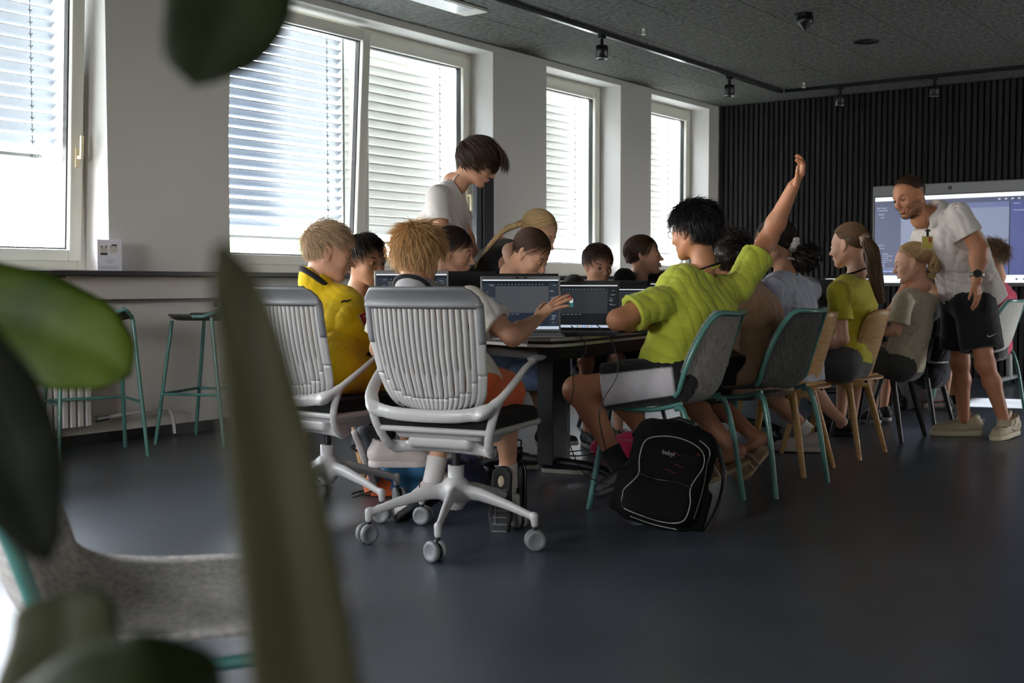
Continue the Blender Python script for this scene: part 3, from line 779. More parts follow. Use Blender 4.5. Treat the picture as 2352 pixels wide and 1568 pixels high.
for yy in (4.55, 6.6, 8.9):
    xx = -3.22 if yy > 5 else -3.12
    obj('column', MB().lohi((xx-.045, yy-.06, .1), (xx+.045, yy+.06, TZ-.1)).lohi((xx-.02, yy+.05, .1), (xx+.02, yy+.13, TZ-.1)), M_col, tb, bevel=.006)
    ft = obj('foot_bar', MB().tube(spline([(xx-.38, yy-.02, .075), (xx-.2, yy, .11), (xx+.2, yy, .11), (xx+.38, yy-.02, .075)], 12), .022, 8, flat=1.4, hint=(0, 0, 1)), M_col, tb, True)
    for g in (-1, 1):
        for q in (-.012, .012): obj('table_caster', MB().lathe([(.001, -.008), (.032, -.008), (.034, 0), (.032, .008), (.001, .008)], (xx+g*.36, yy-.02+q, .034), 18, frame((0, 1, 0))), M_black, ft, True)
# ------------------------------------------------------------------ people: skin, hair, clothes
def skin_mat(name, c):
    return mat(name, c, .48, noise=.06, nscale=14, bump=.12, bscale=180, sss=.12, col2=None, spec=.4)
SK = {'fair': skin_mat('fair skin', 'd9a78c'), 'tan': skin_mat('tanned skin', 'b87f5e'), 'light': skin_mat('light skin', 'cf9d80'), 'brown': skin_mat('brown skin', '9a6a50')}
M_eye = mat('eye white', '9a9089', .3); M_iris = mat('dark iris', '2a211a', .15); M_brow = mat('dark brow', '2e2119', .8); M_browb = mat('blond brow', '8a6a48', .8)
def hair_mat(name, c, tr=.12): return mat(name, c, .42, tint=True, trans=tr, spec=.45)
HM = {'blond': hair_mat('ash blond hair', 'd6ba96', .22), 'gold': hair_mat('golden hair', 'd8b078', .22), 'brown': hair_mat('brown hair', '4a3426'), 'dark': hair_mat('dark brown hair', '2a1e18'),
      'black': hair_mat('black hair', '110f10', .03), 'pale': hair_mat('pale blond hair', 'dcbd8c', .2), 'mid': hair_mat('light brown hair', '7a5d43')}

def head_template(kind):
    h = .0032; f = Field((-.13, -.10, -.19), (.135, .10, .125), h)
    man = kind == 'man'
    f.ell((-.018, 0, .032), (.094, .075, .084), k=.01); f.ell((.022, 0, -.012), (.070, .064, .088), k=.03)
    f.ell((.030, 0, -.055), (.052, .048, .052), k=.02)
    for g in (-1, 1):
        f.cap((-.018, g*.054, -.045), (.058, g*.018, -.098), .017 if man else .015, .015, .03)
        f.cap((.072, g*.012, .016), (.062, g*.042, .014), .013 if man else .010, .008, .018)
        f.ell((.055, g*.040, -.032), (.024, .020, .022), k=.02)
    f.ell((.066, 0, -.100), (.017, .018, .014), k=.02)
    for g in (-1, 1):
        f.ell((.090, g*.031, -.001), (.018, .018, .012), k=.014, op='s')
        f.ell((.0725, g*.031, -.003), (.0145, .0145, .0135), k=.003)
    f.cap((.084, 0, .004), (.105, 0, -.033), .0065, .0092, .012); f.ell((.108, 0, -.037), (.009, .010, .008), k=.008)
    for g in (-1, 1): f.ell((.096, g*.0115, -.041), (.009, .0065, .006), k=.006); f.ell((.103, g*.006, -.047), (.004, .003, .003), k=.002, op='s')
    f.cap((.085, -.016, -.066), (.092, 0, -.0625), .0045, .0055, .008); f.cap((.085, .016, -.066), (.092, 0, -.0625), .0045, .0055, .008)
    f.cap((.083, -.013, -.0745), (.0895, 0, -.0765), .005, .0065, .008); f.cap((.083, .013, -.0745), (.0895, 0, -.0765), .005, .0065, .008)
    f.cap((.094, -.018, -.0695), (.094, .018, -.0695), .0022, .0022, .003, op='s')
    f.ell((.086, 0, -.086), (.012, .016, .005), k=.008, op='s')
    for g in (-1, 1):
        R = frame(nrm((.35, g*1, 0)), (-.2, 0, 1)); f.ell((-.012, g*.076, -.004), (.020, .031, .0075), R, k=.006)
        f.ell((-.006, g*.084, -.001), (.011, .019, .006), R, k=.004, op='s'); f.ell((-.004, g*.074, -.031), (.009, .010, .006), R, k=.006)
    nr = .058 if man else .047
    f.cap((-.03, 0, -.05), (-.042, 0, -.20), nr, nr*1.0, .03)
    f.cut((-.04, 0, -.165), (-.1, 0, -1))
    return f.extract()
HT = {'kid': head_template('kid'), 'man': head_template('man')}

def scalp_zt(qx):   # height of the hair line on the unit skull for each front/back position
    return np.interp(qx, [-1, -.55, -.2, .0, .3, .55, .8, 1], [-.72, -.66, -.42, -.05, .02, .38, .52, .62])
SK_C, SK_R = np.array([-.018, 0, .032]), np.array([.094, .075, .084])
def tubes(mb, S, r, rgb, n=3, jit=.18, seed=0):
    """S: strands N x M x 3, r: radius per point (M,) or (N,M); a thin tapered tuft for each strand"""
    N, M = S.shape[:2]; rg = np.random.RandomState(seed); r = np.broadcast_to(r, (N, M))
    T = np.gradient(S, axis=1); T /= np.linalg.norm(T, axis=-1, keepdims=True)+1e-9
    h = rg.normal(size=(N, 1, 3)); X = np.cross(T, h); X /= np.linalg.norm(X, axis=-1, keepdims=True)+1e-9; Y = np.cross(T, X)
    a = np.arange(n)*2*PI/n
    V = S[:, :, None, :] + r[:, :, None, None]*(np.cos(a)[:, None]*X[:, :, None, :]+np.sin(a)[:, None]*Y[:, :, None, :])
    k = np.arange(n); b = (np.arange(N)*M*n)[:, None, None]+(np.arange(M-1)*n)[None, :, None]
    q = np.stack([b+k, b+(k+1) % n, b+n+(k+1) % n, b+n+k], -1).reshape(-1, 4)
    mb.add(V.reshape(-1, 3), [q]); t = np.clip(1+rg.normal(0, jit, N), .45, 1.7)
    c = np.repeat(t, M*n)[:, None]*np.asarray(rgb)[None]; mb.tint.append(c); return mb

def make_hair(par, Mh, ch, sc, hm, style, seed=0, dens=1., tie=None):
    """style: dict(len, lift, flow (forward,left,up), crown (unit point), front: extra fringe, cap thickness)"""
    rg = np.random.RandomState(seed); W = lambda p: ch + (p*sc) @ Mh.T
    th = style.get('thick', .010); zt_off = style.get('line', 0.)
    f = Field((-.14, -.11, -.13), (.115, .11, .15), .0042)
    f.ell(SK_C, SK_R+th, k=.002)
    if style.get('nape', 0): f.ell((-.045, 0, -.035), (.062, .062, .06+style['nape']), k=.03)
    X, Y, Z = [((f.ax[i]-SK_C[i])/(SK_R[i]+th)).reshape([-1 if j == i else 1 for j in range(3)]) for i in range(3)]
    f.d = np.maximum(f.d, ((scalp_zt(X)+zt_off-Z)*.06+0*Y).astype(np.float32))
    if not style.get('ears', 0):
        for g in (-1, 1): f.ell((-.008, g*.085, -.012), (.028, .03, .036), k=.004, op='s')
    f.folds(style.get('lump', .004), 70, seed)
    V, Q = f.extract(); mb = MB(); mb.add(W(V), [Q]); mb.tint.append(np.full((len(V), 3), style.get('base', .65)))
    N = int(style.get('n', 900)*dens); q = rg.normal(size=(N*3, 3)); q /= np.linalg.norm(q, axis=1, keepdims=True)
    q = q[(q[:, 2] > scalp_zt(q[:, 0])+zt_off+rg.normal(0, .04, len(q))) & ~((abs(q[:, 1]) > .8) & (q[:, 2] < -.02) & (q[:, 0] > -.28) & (not style.get('ears', 0)))][:N]; N = len(q)
    M = style.get('seg', 6); L = style['len']*rg.uniform(.7, 1.2, N); step = L/(M-1)
    cr = nrm(style.get('crown', (-.55, .1, .8))); fl = np.array(style.get('flow', (0, 0, 0)), float); lift0 = style.get('lift', .01)
    pos = q.copy(); S = []; off = np.full(N, .004); jd = rg.normal(0, style.get('mess', .25), (N, 3)); lf = lift0*rg.uniform(.3, 1.5, N)
    for i in range(M):
        surf = SK_C + pos*(SK_R+(th-.002)) ; nn = pos/SK_R; nn /= np.linalg.norm(nn, axis=1, keepdims=True)
        S.append(surf+nn*off[:, None])
        d = pos-cr; d = d*.9+fl+jd
        if tie is not None:
            tq = (np.asarray(tie[0])-SK_C)/(SK_R+th); d = (tq-pos)*1.2+jd*.15
        d = d-(d*nn).sum(1, keepdims=True)*nn; d /= np.linalg.norm(d, axis=1, keepdims=True)+1e-6
        st = step
        if tie is not None: st = np.minimum(step, np.linalg.norm(tq-pos, axis=1)*.08)
        p3 = pos*SK_R + d*st[:, None]; pos = p3/SK_R; pos /= np.linalg.norm(pos, axis=1, keepdims=True)
        off = off + lf/(M-1)*(1+i*.4) - style.get('droop', 0)*0
    S = np.stack(S, 1); g = style.get('grav', 0)
    if g: S[:, :, 2] -= g*np.linspace(0, 1, M)[None]**2*L[:, None]
    S[:, :, :] = np.where(np.isnan(S), 0, S)
    rad = style.get('r', .0016)*np.linspace(1, .25, M)
    tubes(mb, W(S.reshape(-1, 3)).reshape(S.shape), rad*sc, (1, 1, 1), 3, style.get('jit', .2), seed+1)
    if 'fringe' in style:                   # a sweep of longer hair over the brow
        for (a, b, c, n_, rr) in style['fringe']:
            a, b, c = map(np.array, (a, b, c)); t = np.linspace(0, 1, 7)[None, :, None]; j = rg.uniform(-1, 1, (n_, 1, 1)); k2 = rg.normal(0, .006, (n_, 1, 3))
            sp = np.array(rr)[None, None]*j
            S = (1-t)**2*(a+sp)+2*t*(1-t)*(b+sp*1.1+k2)+t*t*(c+sp*.9+k2*2); tubes(mb, W(S.reshape(-1, 3)).reshape(S.shape), .0022*sc*np.linspace(1, .2, 7), (1, 1, 1), 3, .2, seed+5)
    return obj('hair', mb, hm, par, True)
def lock(par, pts, r, hm, n=160, seed=0, name='ponytail', wave=.004, M=14):
    """a bundle of long hair that follows a line; r: radius along the line"""
    C = spline(pts, M); rg = np.random.RandomState(seed); R = np.interp(np.linspace(0, 1, M), np.linspace(0, 1, len(r)), r)
    T = np.gradient(C, axis=0); T /= np.linalg.norm(T, axis=1, keepdims=True); X = np.cross(T, (.3, .2, 1)); X /= np.linalg.norm(X, axis=1, keepdims=True); Y = np.cross(T, X)
    mb = MB(); mb.tube(C, R*.8, 10); mb.tint.append(np.full((mb.n, 3), .6))
    a = rg.uniform(0, 2*PI, n); q = np.sqrt(rg.uniform(.25, 1, n)); ph = rg.uniform(0, 6, (n, 1)); t = np.linspace(0, 1, M)[None]
    a2 = a[:, None]+.5*np.sin(t*4+ph); rr = q[:, None]*R[None]*(1+.12*np.sin(t*9+ph))
    S = C[None]+rr[..., None]*(np.cos(a2)[..., None]*X[None]+np.sin(a2)[..., None]*Y[None])+wave*np.sin(t*17+ph)[..., None]*X[None]
    tubes(mb, S, np.interp(np.linspace(0, 1, M), [0, .8, 1], [.0022, .002, .0006]), (1, 1, 1), 3, .22, seed+1)
    return obj(name, mb, hm, par, True)
def blob(par, c, r, hm, n=500, seed=0, name='hair_bun', L=.05, R=None):
    """curly mass of hair"""
    f = Field(np.array(c)-max(r)-.02, np.array(c)+max(r)+.02, .006); f.ell(c, np.array(r)*.9, R, k=.01); f.folds(.012, 80, seed); V, Q = f.extract()
    mb = MB(); mb.add(V, [Q]); mb.tint.append(np.full((len(V), 3), .6)); rg = np.random.RandomState(seed)
    q = rg.normal(size=(n, 3)); q /= np.linalg.norm(q, axis=1, keepdims=True); B = np.asarray(c)+(q*np.asarray(r)*.9) @ (np.eye(3) if R is None else R).T
    d1 = rg.normal(size=(n, 3)); d1 /= np.linalg.norm(d1, axis=1, keepdims=True); S = []; ph = rg.uniform(0, 6, (n, 1))
    for t in np.linspace(0, 1, 8):
        S.append(B+q*(.012*t)+d1*L*(t-.5)*.5+np.cross(q, d1)*(L*.18*np.sin(t*7+ph)))
    tubes(mb, np.stack(S, 1), .0018*np.linspace(1, .3, 8), (1, 1, 1), 3, .2, seed+1); return obj(name, mb, hm, par, True)

def hand(f, wr, d, pn, th, s=1., curl=(.35, .4, .45, .5), spread=.16, thumb=(.75, .35), bend=None):
    """palm and five fingers; d: wrist to knuckles, pn: direction the palm faces, th: towards the thumb side"""
    d = nrm(d); pn = nrm(np.asarray(pn)-d*(np.asarray(pn) @ d)); t = np.cross(d, pn); t = t if t @ np.asarray(th) > 0 else -t
    wr = np.asarray(wr, float); k = .006*s; S = s
    for q in (-.018, -.006, .008, .021): f.cap(wr+d*.012*S+t*q*.75*S, wr+d*(.078 if q > -.01 else .072)*S+t*q*1.15*S, .0125*S, .0105*S, .012*S)
    lens = [(.042, .025, .020), (.047, .029, .021), (.043, .027, .020), (.033, .020, .018)]; base = [.024, .008, -.008, -.023]; rad = [.0088, .0088, .0083, .0075]
    for i in range(4):
        p = wr+d*(.080-.003*abs(i-1)-(.006 if i == 3 else 0))*S+t*base[i]*1.05*S; a = 0.; sp = (1.2-i)*spread
        dd = nrm(d*math.cos(sp)+t*math.sin(sp))
        for j in range(3):
            a += curl[i]*(.8, 1.1, .8)[j]; v = dd*math.cos(a)+pn*math.sin(a); q = p+v*lens[i][j]*S
            f.cap(p, q, rad[i]*(1-.06*j)*S, rad[i]*(.94-.08*j)*S, .004*S); p = q
    p = wr+d*.016*S+t*.022*S; v = nrm(d*math.cos(thumb[0])+t*math.sin(thumb[0])+pn*thumb[1])
    q = p+v*.040*S; f.cap(p, q, .0135*S, .0108*S, .010*S); v2 = nrm(v+d*.25+pn*.15); q2 = q+v2*.030*S; f.cap(q, q2, .0102*S, .0092*S, .004*S); v3 = nrm(v2+d*.25+pn*.1); f.cap(q2, q2+v3*.024*S, .0092*S, .0075*S, .004*S)
    return f
def axes_of(J):
    up = nrm(J['neck']-J['pel']); lat = nrm(J['shL']-J['shR']); lat = nrm(lat-up*(lat @ up)); return lat, np.cross(up, lat)*-1*-1, up
def torso(f, J, s, off=0., k=.05, fat=1., tank=False):
    up = nrm(J['neck']-J['pel']); lat = nrm(J['shL']-J['shR']); fwd = nrm(np.cross(lat, up)); lat = nrm(np.cross(up, fwd))
    hl = nrm(J.get('hipL', J['pel']+lat)-J.get('hipR', J['pel']-lat)) if 'hipL' in J else lat
    sw = np.linalg.norm(J['shL']-J['shR'])/2; pel, nk = J['pel'], J['neck']; mid = J.get('mid', (pel+nk)/2+fwd*-.01*s)
    C = spline([pel, mid, nk], 9)
    lv = [(0, .150*s*fat, .098*s*fat), (1, .145*s*fat, .098*s*fat), (2, .130*s*fat, .09*s*fat), (3, .130*s*fat, .092*s*fat), (4, .140*s*fat, .098*s*fat), (5, .148*s*fat, .098*s*fat), (6, max(sw*.78, .12*s), .078*s*fat), (7, sw*.55, .040*s)]
    for i, w, d in (lv[:7] if tank else lv):
        if tank and i == 6: w *= .72
        L = lat if i > 2 else nrm(lat*(i/3)+hl*(1-i/3)); w += off; d += off; c = C[i]+fwd*(.0+.01*s)
        f.cap(c-L*(w-d), c+L*(w-d), d, d, k*s)
    for g, nme in (() if tank else ((1, 'shL'), (-1, 'shR'))):
        f.cap(nk+(J[nme]-nk)*.15-up*.025*s, J[nme]-up*.014*s, .028*s+off, .040*s+off, .04*s)
    return lat, fwd, up
def arm(f, J, sd, s, off=0., k=.02, upto=None):
    sh, el, wr = J['sh'+sd], J['el'+sd], J['wr'+sd]; s = s*float(J.get('armf', 1.))
    f.cap(sh, el, .046*s+off, .036*s+off, k*s)
    m = el+(wr-el)*.3; f.cap(el, m, .036*s+off, .037*s+off, k*s); f.cap(m, wr, .037*s+off, .0235*s+off, k*s)
def leg(f, J, sd, s, off=0., k=.025):
    hp, kn, an = J['hip'+sd], J['kn'+sd], J['an'+sd]
    f.cap(hp, kn, .078*s, .054*s, k*s); f.ell(kn, (.055*s,)*3, k=k*s)
    ax = nrm(an-kn); bk = nrm(kn-hp); bk = nrm((-bk)-ax*((-bk) @ ax)) if abs(bk @ ax) < .97 else nrm(np.array([0, 1., 0]))
    m = kn+(an-kn)*.32+(-bk)*0.0; back = -nrm(np.cross(np.cross(ax, bk), ax)); back = bk
    f.cap(kn, m+back*.012*s, .050*s, .052*s, k*s); f.cap(m+back*.012*s, an, .052*s, .031*s, k*s)
def foot(f, an, toe, s):
    d = nrm(toe-an); f.cap(an, an+(toe-an)*.2-np.array([0, 0, .02]), .03*s, .03*s, .02); f.cap(an-d*.02, toe, .032*s, .022*s, .02, None)
def bounds(pts, m): p = np.array(pts); return p.min(0)-m, p.max(0)+m

def person(label, J, s=1., hs=1., face=(1, 0, 0), roll=0., skin='fair', ht='kid', hair=None, hm='brown', hv=.006, hands=None, shirt=None, shorts=None,
           eyes='open', iris=None, brow=None, group='children at the long table', tie=None, hseed=0, hd=1., bare_feet=False, legs=True, arms='LR', loc=None, headset=None, autoshoe=None):
    base = (J['pel']*1.0).copy() if loc is None else np.array(loc); base[2] = 0
    t = thing('person', label, 'person', tuple(base), 0, group)
    J = {k: np.asarray(v, float)-base for k, v in J.items()}; sk = SK[skin]
    ch = J['head']; fw = nrm(face); lf = nrm(np.cross((0, 0, 1), fw)); up = np.cross(fw, lf); c, s_ = math.cos(roll), math.sin(roll); lf, up = lf*c+up*s_, up*c-lf*s_
    Mh = np.stack([fw, lf, up], 1); W = lambda p: ch+(np.asarray(p)*hs) @ Mh.T
    body = MB(); V, Q = HT[ht]; body.add(W(V), [Q])
    armf = float(np.atleast_1d(ARMF.get(label, 1.))[0])
    pts = [J[k] for k in J if not (k[:2] in ('kn', 'an', 'to') and not legs)]
    f = Field(*bounds(pts, .13*s), hv)
    nk0 = W((-.035, 0, -.09)); nr = (.058 if ht == 'man' else .047)*hs
    f.cap(nk0, W((-.042, 0, -.15)), nr*.96, nr*.96, .02); f.cap(W((-.042, 0, -.15)), J['neck']-np.array([0, 0, .0])*s, nr*.96, nr*1.12, .03*s)
    torso(f, J, s, -.012*s)
    for sd in arms: arm(f, dict(J, armf=armf), sd, s)
    if legs:
        for sd in 'LR':
            leg(f, J, sd, s)
            if bare_feet and 'toe'+sd in J: foot(f, J['an'+sd], J['toe'+sd], s)
    if hands:
        for sd in arms:
            if sd not in hands: f.ell(J['wr'+sd]+nrm(J['wr'+sd]-J['el'+sd])*.05*s, (.035*s,)*3, k=.02)
    f.mb(body)
    if hands:
        for sd, hh in hands.items():
            wr, el = J['wr'+sd], J['el'+sd]; hsz = hh.get('s', s); g = Field(wr-.21*hsz-.01, wr+.21*hsz+.01, .0034 if hsz > .5 and hh.get('fine', True) else .005)
            g.cap(wr-nrm(wr-el)*.05*s, wr+nrm(hh['d'])*.012*s, .0275*s, .0215*s, .015)
            hand(g, wr, hh['d'], hh['pn'], hh['th'], hsz, **{k: v for k, v in hh.items() if k in ('curl', 'spread', 'thumb')}); g.mb(body)
    obj('body', body, sk, t, True)
    if eyes:
        for g in (-1, 1):
            ey = np.array([.0745, g*.031, -.0035])
            if eyes == 'open':
                e_ = obj('eye', MB().ball(W(ey+[.0015, 0, -.001]), np.array([.0132, .0115, .0062])*hs, Mh, 12), M_eye, t, True)
                obj('iris', MB().ball(W(ey+nrm((1, 0, -.25))*.0118), np.array([.0032, .0064, .0060])*hs, Mh, 10), iris or M_iris, e_, True)
            a = np.linspace(-1, 1, 8)
            lp = np.stack([.0745+.0155*np.sqrt(1-(a*.62)**2), g*.031+a*.0135, -.0035+.0065*(1-a*a*.9) if eyes == 'open' else -.0085+.003*a*a], 1)
            obj('eyelashes', MB().tube(W(lp), np.array([.0006, .0012, .0015, .0016, .0016, .0015, .0012, .0006])*hs, 5), M_brow, t, True)
            a = np.linspace(0, 1, 7); lp = np.stack([.0865-.016*a**2, g*(.016+.034*a), .0165+.007*np.sin(a*2.2)], 1)
            obj('eyebrow', MB().tube(W(lp), np.array([.0018, .0028, .0030, .0028, .0024, .0018, .0008])*hs, 6, flat=.7), brow or M_brow, t, True)
        lb = MB().tube(W(np.array([(.0865, -.014, -.0745), (.0925, -.006, -.0765), (.0935, 0, -.077), (.0925, .006, -.0765), (.0865, .014, -.0745)])), np.array([.002, .0038, .0042, .0038, .002])*hs, 8)
        obj('lips', lb, mat('lips', 'a5655a', .4) if 'lips' not in bpy.data.materials else bpy.data.materials['lips'], t, True)
    if hair:
        make_hair(t, Mh, ch, hs, HM[hm], hair, hseed, hd, tie)
    if shirt:
        sv = shirt.get('v', .0065); o = shirt.get('off', .012)*s; pt2 = [J[k] for k in J if k[:2] not in ('kn', 'an', 'to', 'he')]
        f = Field(*bounds(pt2, .17*s), sv); lat, fwd, upv = torso(f, J, s, o, .05, shirt.get('fat', 1.), shirt.get('tank', False)); fr = shirt.get('sleeve', .62)
        hem = J['pel']-upv*shirt.get('drop', .06)*s
        if not shirt.get('tank'): f.cap(J['neck']-upv*.02*s, W((-.042, 0, -.15)), nr*1.0+o*.4, nr*.9+o*.2, .03*s)
        if shirt.get('high'): f.cap(J['neck'], W((-.043, 0, -.118)), nr*1.15+o, nr*1.12+.008, .05*s)
        if shirt.get('drop', 0) > .03: f.cap(J['pel']-lat*.07*s, hem-lat*.07*s, .105*s+o, .11*s+o, .04*s); f.cap(J['pel']+lat*.07*s, hem+lat*.07*s, .105*s+o, .11*s+o, .04*s)
        cuffs = []
        for sd in (() if shirt.get('tank') else ('L', 'R')):
            sh_, el, wr = J['sh'+sd], J['el'+sd], J['wr'+sd]; fs = shirt.get('sleeve'+sd, fr)
            if fs <= 1: e = sh_+(el-sh_)*fs; f.cap(sh_, e+(el-sh_)*.1, .045*s+o*.8, .046*s+o*1.35+.004, .03*s); ax = nrm(el-sh_)
            else: f.cap(sh_, el, .050*s+o, .044*s+o, .025*s); e = el+(wr-el)*(fs-1); f.cap(el, e+(wr-el)*.08, .044*s+o, .034*s+o, .02*s); ax = nrm(wr-el)
            cuffs.append((e, ax, sd))
        f.folds(shirt.get('fold', .005), shirt.get('ff', 70), shirt.get('seed', 1)+len(label), shirt.get('along'), shirt.get('sharp', 1.))
        for e, ax, sd in cuffs:
            # cut only inside a ball about the cuff
            m = .11*s+o; sl, X = f.rng(e-m, e+m); dd = (X[0]-e[0])*ax[0]+(X[1]-e[1])*ax[1]+(X[2]-e[2])*ax[2]
            rad = np.sqrt((X[0]-e[0])**2+(X[1]-e[1])**2+(X[2]-e[2])**2)-(.098*s+o)
            f.d[sl] = np.maximum(f.d[sl], np.minimum(dd, -rad).astype(np.float32))
            rr = (.047*s if fr <= 1 else .034*s); f.cap(e-ax*.05*s, e+ax*.03, rr*.80, rr*.98+o*.9, .004, op='s')
        f.cut(hem, -upv*.9+np.array([0, 0, -.1]))
        hn = W((-.042, 0, -.15))
        if shirt.get('high'): f.cap(W((-.042, 0, -.128)), W((-.03, 0, .0)), nr*1.08+.002, nr*1.2, .004, op='s')
        else: f.cap(J['neck']+upv*.015*s, hn+(hn-J['neck'])*.6, nr*1.10+.002, nr*1.3, .004, op='s')
        sm_ = shirt['m']; so = obj(shirt.get('name', 't_shirt'), f.mb(), sm_, t, True); so['kind'] = 'thing' if False else ''
        del so['kind']
        if shirt.get('collar'):
            a = np.linspace(0, 2*PI, 26)[:-1]; nd = nrm(W((-.042, 0, -.15))-J['neck']); R = frame(nd, fwd); cc = J['neck']+nd*(.036*s+o*.8)+(W((-.042, 0, -.15))-J['neck'])*shirt.get('high', 0)*.8; cr = nr*1.08+.006+o*.15
            if shirt.get('high'): R = frame(nrm(Mh[:, 2]*.95+Mh[:, 0]*.3), fwd); cc = W((-.042, 0, -.124)); cr = nr*1.10+.012
            ring = cc+cr*(np.cos(a)[:, None]*R[:, 0]+np.sin(a)[:, None]*R[:, 1]); ring += (ring-cc) @ fwd[:, None]*((-.2 if shirt.get('high') else -.55)*upv)[None]
            obj('collar', MB().tube(ring, shirt.get('cr', .007), 8, flat=1., closed=True), shirt['collar'], t, True)
        if shirt.get('hem'):
            hmB = MB()
            for e, ax, sd in cuffs:
                R = frame(ax); a = np.linspace(0, 2*PI, 22)[:-1]; hmB.tube(e-ax*.008+(.050*s*.95+o*1.35+.003)*(np.cos(a)[:, None]*R[:, 0]+np.sin(a)[:, None]*R[:, 1]), .011, 8, closed=True, flat=.45, hint=ax)
            obj('sleeve_hem', hmB, shirt['hem'], t, True)
        t['_'] = 0; del t['_']
    if shorts and legs:
        o = shorts.get('off', .014)*s; fr = shorts.get('len', .75); pt3 = [J[k] for k in J if k[:3] in ('pel', 'hip') or k[:2] == 'kn' or (fr > 1 and k[:2] == 'an')]
        f = Field(*bounds(pt3, .19*s), shorts.get('v', .007)); up_ = nrm(J['neck']-J['pel']); hl = nrm(J['hipL']-J['hipR'])
        f.cap(J['pel']+up_*.05*s-hl*.05*s, J['pel']+up_*.05*s+hl*.05*s, .098*s+.003, .098*s+.003, .04*s); f.cap(J['hipL'], J['hipR'], .095*s+o, .095*s+o, .04*s); cf = []
        for sd in 'LR':
            hp, kn = J['hip'+sd], J['kn'+sd]; an = J['an'+sd]
            if fr <= 1: e = hp+(kn-hp)*fr; f.cap(hp, e+(kn-hp)*.08, .088*s+o, .072*s+o*1.5, .03*s); ax = nrm(kn-hp); rr = .066*s
            else: f.cap(hp, kn, .088*s+o, .064*s+o, .03*s); e = kn+(an-kn)*(fr-1); f.cap(kn, e+(an-kn)*.05, .062*s+o, .05*s+o, .03*s); ax = nrm(an-kn); rr = .048*s
            cf.append((e, ax, rr))
        f.folds(shorts.get('fold', .005), 60, 3+len(label))
        for e, ax, rr in cf:
            m = .17*s+o; sl, X = f.rng(e-m, e+m); dd = (X[0]-e[0])*ax[0]+(X[1]-e[1])*ax[1]+(X[2]-e[2])*ax[2]
            rad = np.sqrt((X[0]-e[0])**2+(X[1]-e[1])**2+(X[2]-e[2])**2)-(.15*s+o); f.d[sl] = np.maximum(f.d[sl], np.minimum(dd, -rad).astype(np.float32))
            f.cap(e-ax*.04*s, e+ax*.03, rr*.85, rr+o*.9, .004, op='s')
        obj(shorts.get('name', 'shorts'), f.mb(), shorts['m'], t, True)
    if legs and autoshoe is not None:
        for sd in 'LR':
            d = J['kn'+sd]-J['hip'+sd]; d[2] = 0; d = nrm(d) if np.linalg.norm(d) > .08 else nrm([fw[0], fw[1], 0]); h = J['an'+sd]-d*.02; h[2] = max(0, h[2]-.09)
            shoe(t, np.zeros(3), h, d, s=1.12*s+.05, m=autoshoe, ms=M_SOLE)
    PEOPLE[label] = (t, J, Mh, ch, hs, base, W)
    return t
PEOPLE = {}
ARMF = {}
NOSHOE = []
def decal(root, name, uv, F, fwd_dist, m, targets=('t_shirt',), lift=.002, faces=None):
    """prints a flat mark onto cloth: uv points in metres, F: (origin, u axis, v axis, direction) in the person's own space"""
    ch = [c for c in root.children if any(c.name.startswith(x) for x in targets)]
    o, ux, vx, dr = map(np.asarray, F); dr = nrm(dr); out = []
    trees = [BVHTree.FromPolygons([tuple(v.co) for v in c.data.vertices], [tuple(p.vertices) for p in c.data.polygons]) for c in ch]
    for a, b in uv:
        p = o+ux*a+vx*b; st = p-dr*fwd_dist; best = None
        for tr_ in trees:
            h = tr_.ray_cast(Vector(st), Vector(dr))
            if h[0] is not None and (best is None or h[3] < best): best = h[3]
        out.append(st+dr*(best-lift) if best is not None else p)
    mb = MB(); V = np.array(out); mb.add(V, faces)
    return obj(name, mb, m, root)
def grid_decal(root, name, w, h, F, m, targets=('t_shirt',), n=7, dist=.25, lift=.002, shear=0.):
    uv = [((i/(n-1)-.5)*w+shear*(j/(n-1)-.5)*h, (j/(n-1)-.5)*h) for j in range(n) for i in range(n)]; I = np.arange(n*n).reshape(n, n)
    q = np.stack([I[:-1, :-1], I[:-1, 1:], I[1:, 1:], I[1:, :-1]], -1).reshape(-1, 4)
    return decal(root, name, uv, F, dist, m, targets, lift, [q])
def text_decal(root, name, body, size, F, m, targets=('t_shirt',), dist=.25, lift=.003):
    cu = bpy.data.curves.new(name, 'FONT'); cu.body = body; cu.size = size; cu.align_x = 'CENTER'; cu.align_y = 'CENTER'; cu.resolution_u = 2
    t = bpy.data.objects.new(name, cu); COL.objects.link(t); me = bpy.data.meshes.new_from_object(t.evaluated_get(bpy.context.evaluated_depsgraph_get())); bpy.data.objects.remove(t)
    uv = [(v.co.x, v.co.y) for v in me.vertices]; fc = [np.array(p.vertices)[None] for p in me.polygons]
    return decal(root, name, uv, F, dist, m, targets, lift, fc)
def poly_decal(root, name, pts, F, m, targets=('t_shirt',), dist=.25, lift=.003):
    """strip made of left/right point pairs"""
    n = len(pts)//2; uv = [p for pr in zip(pts[:n], pts[n:]) for p in pr]; q = np.array([[2*i, 2*i+1, 2*i+3, 2*i+2] for i in range(n-1)])
    return decal(root, name, uv, F, dist, m, targets, lift, [q])

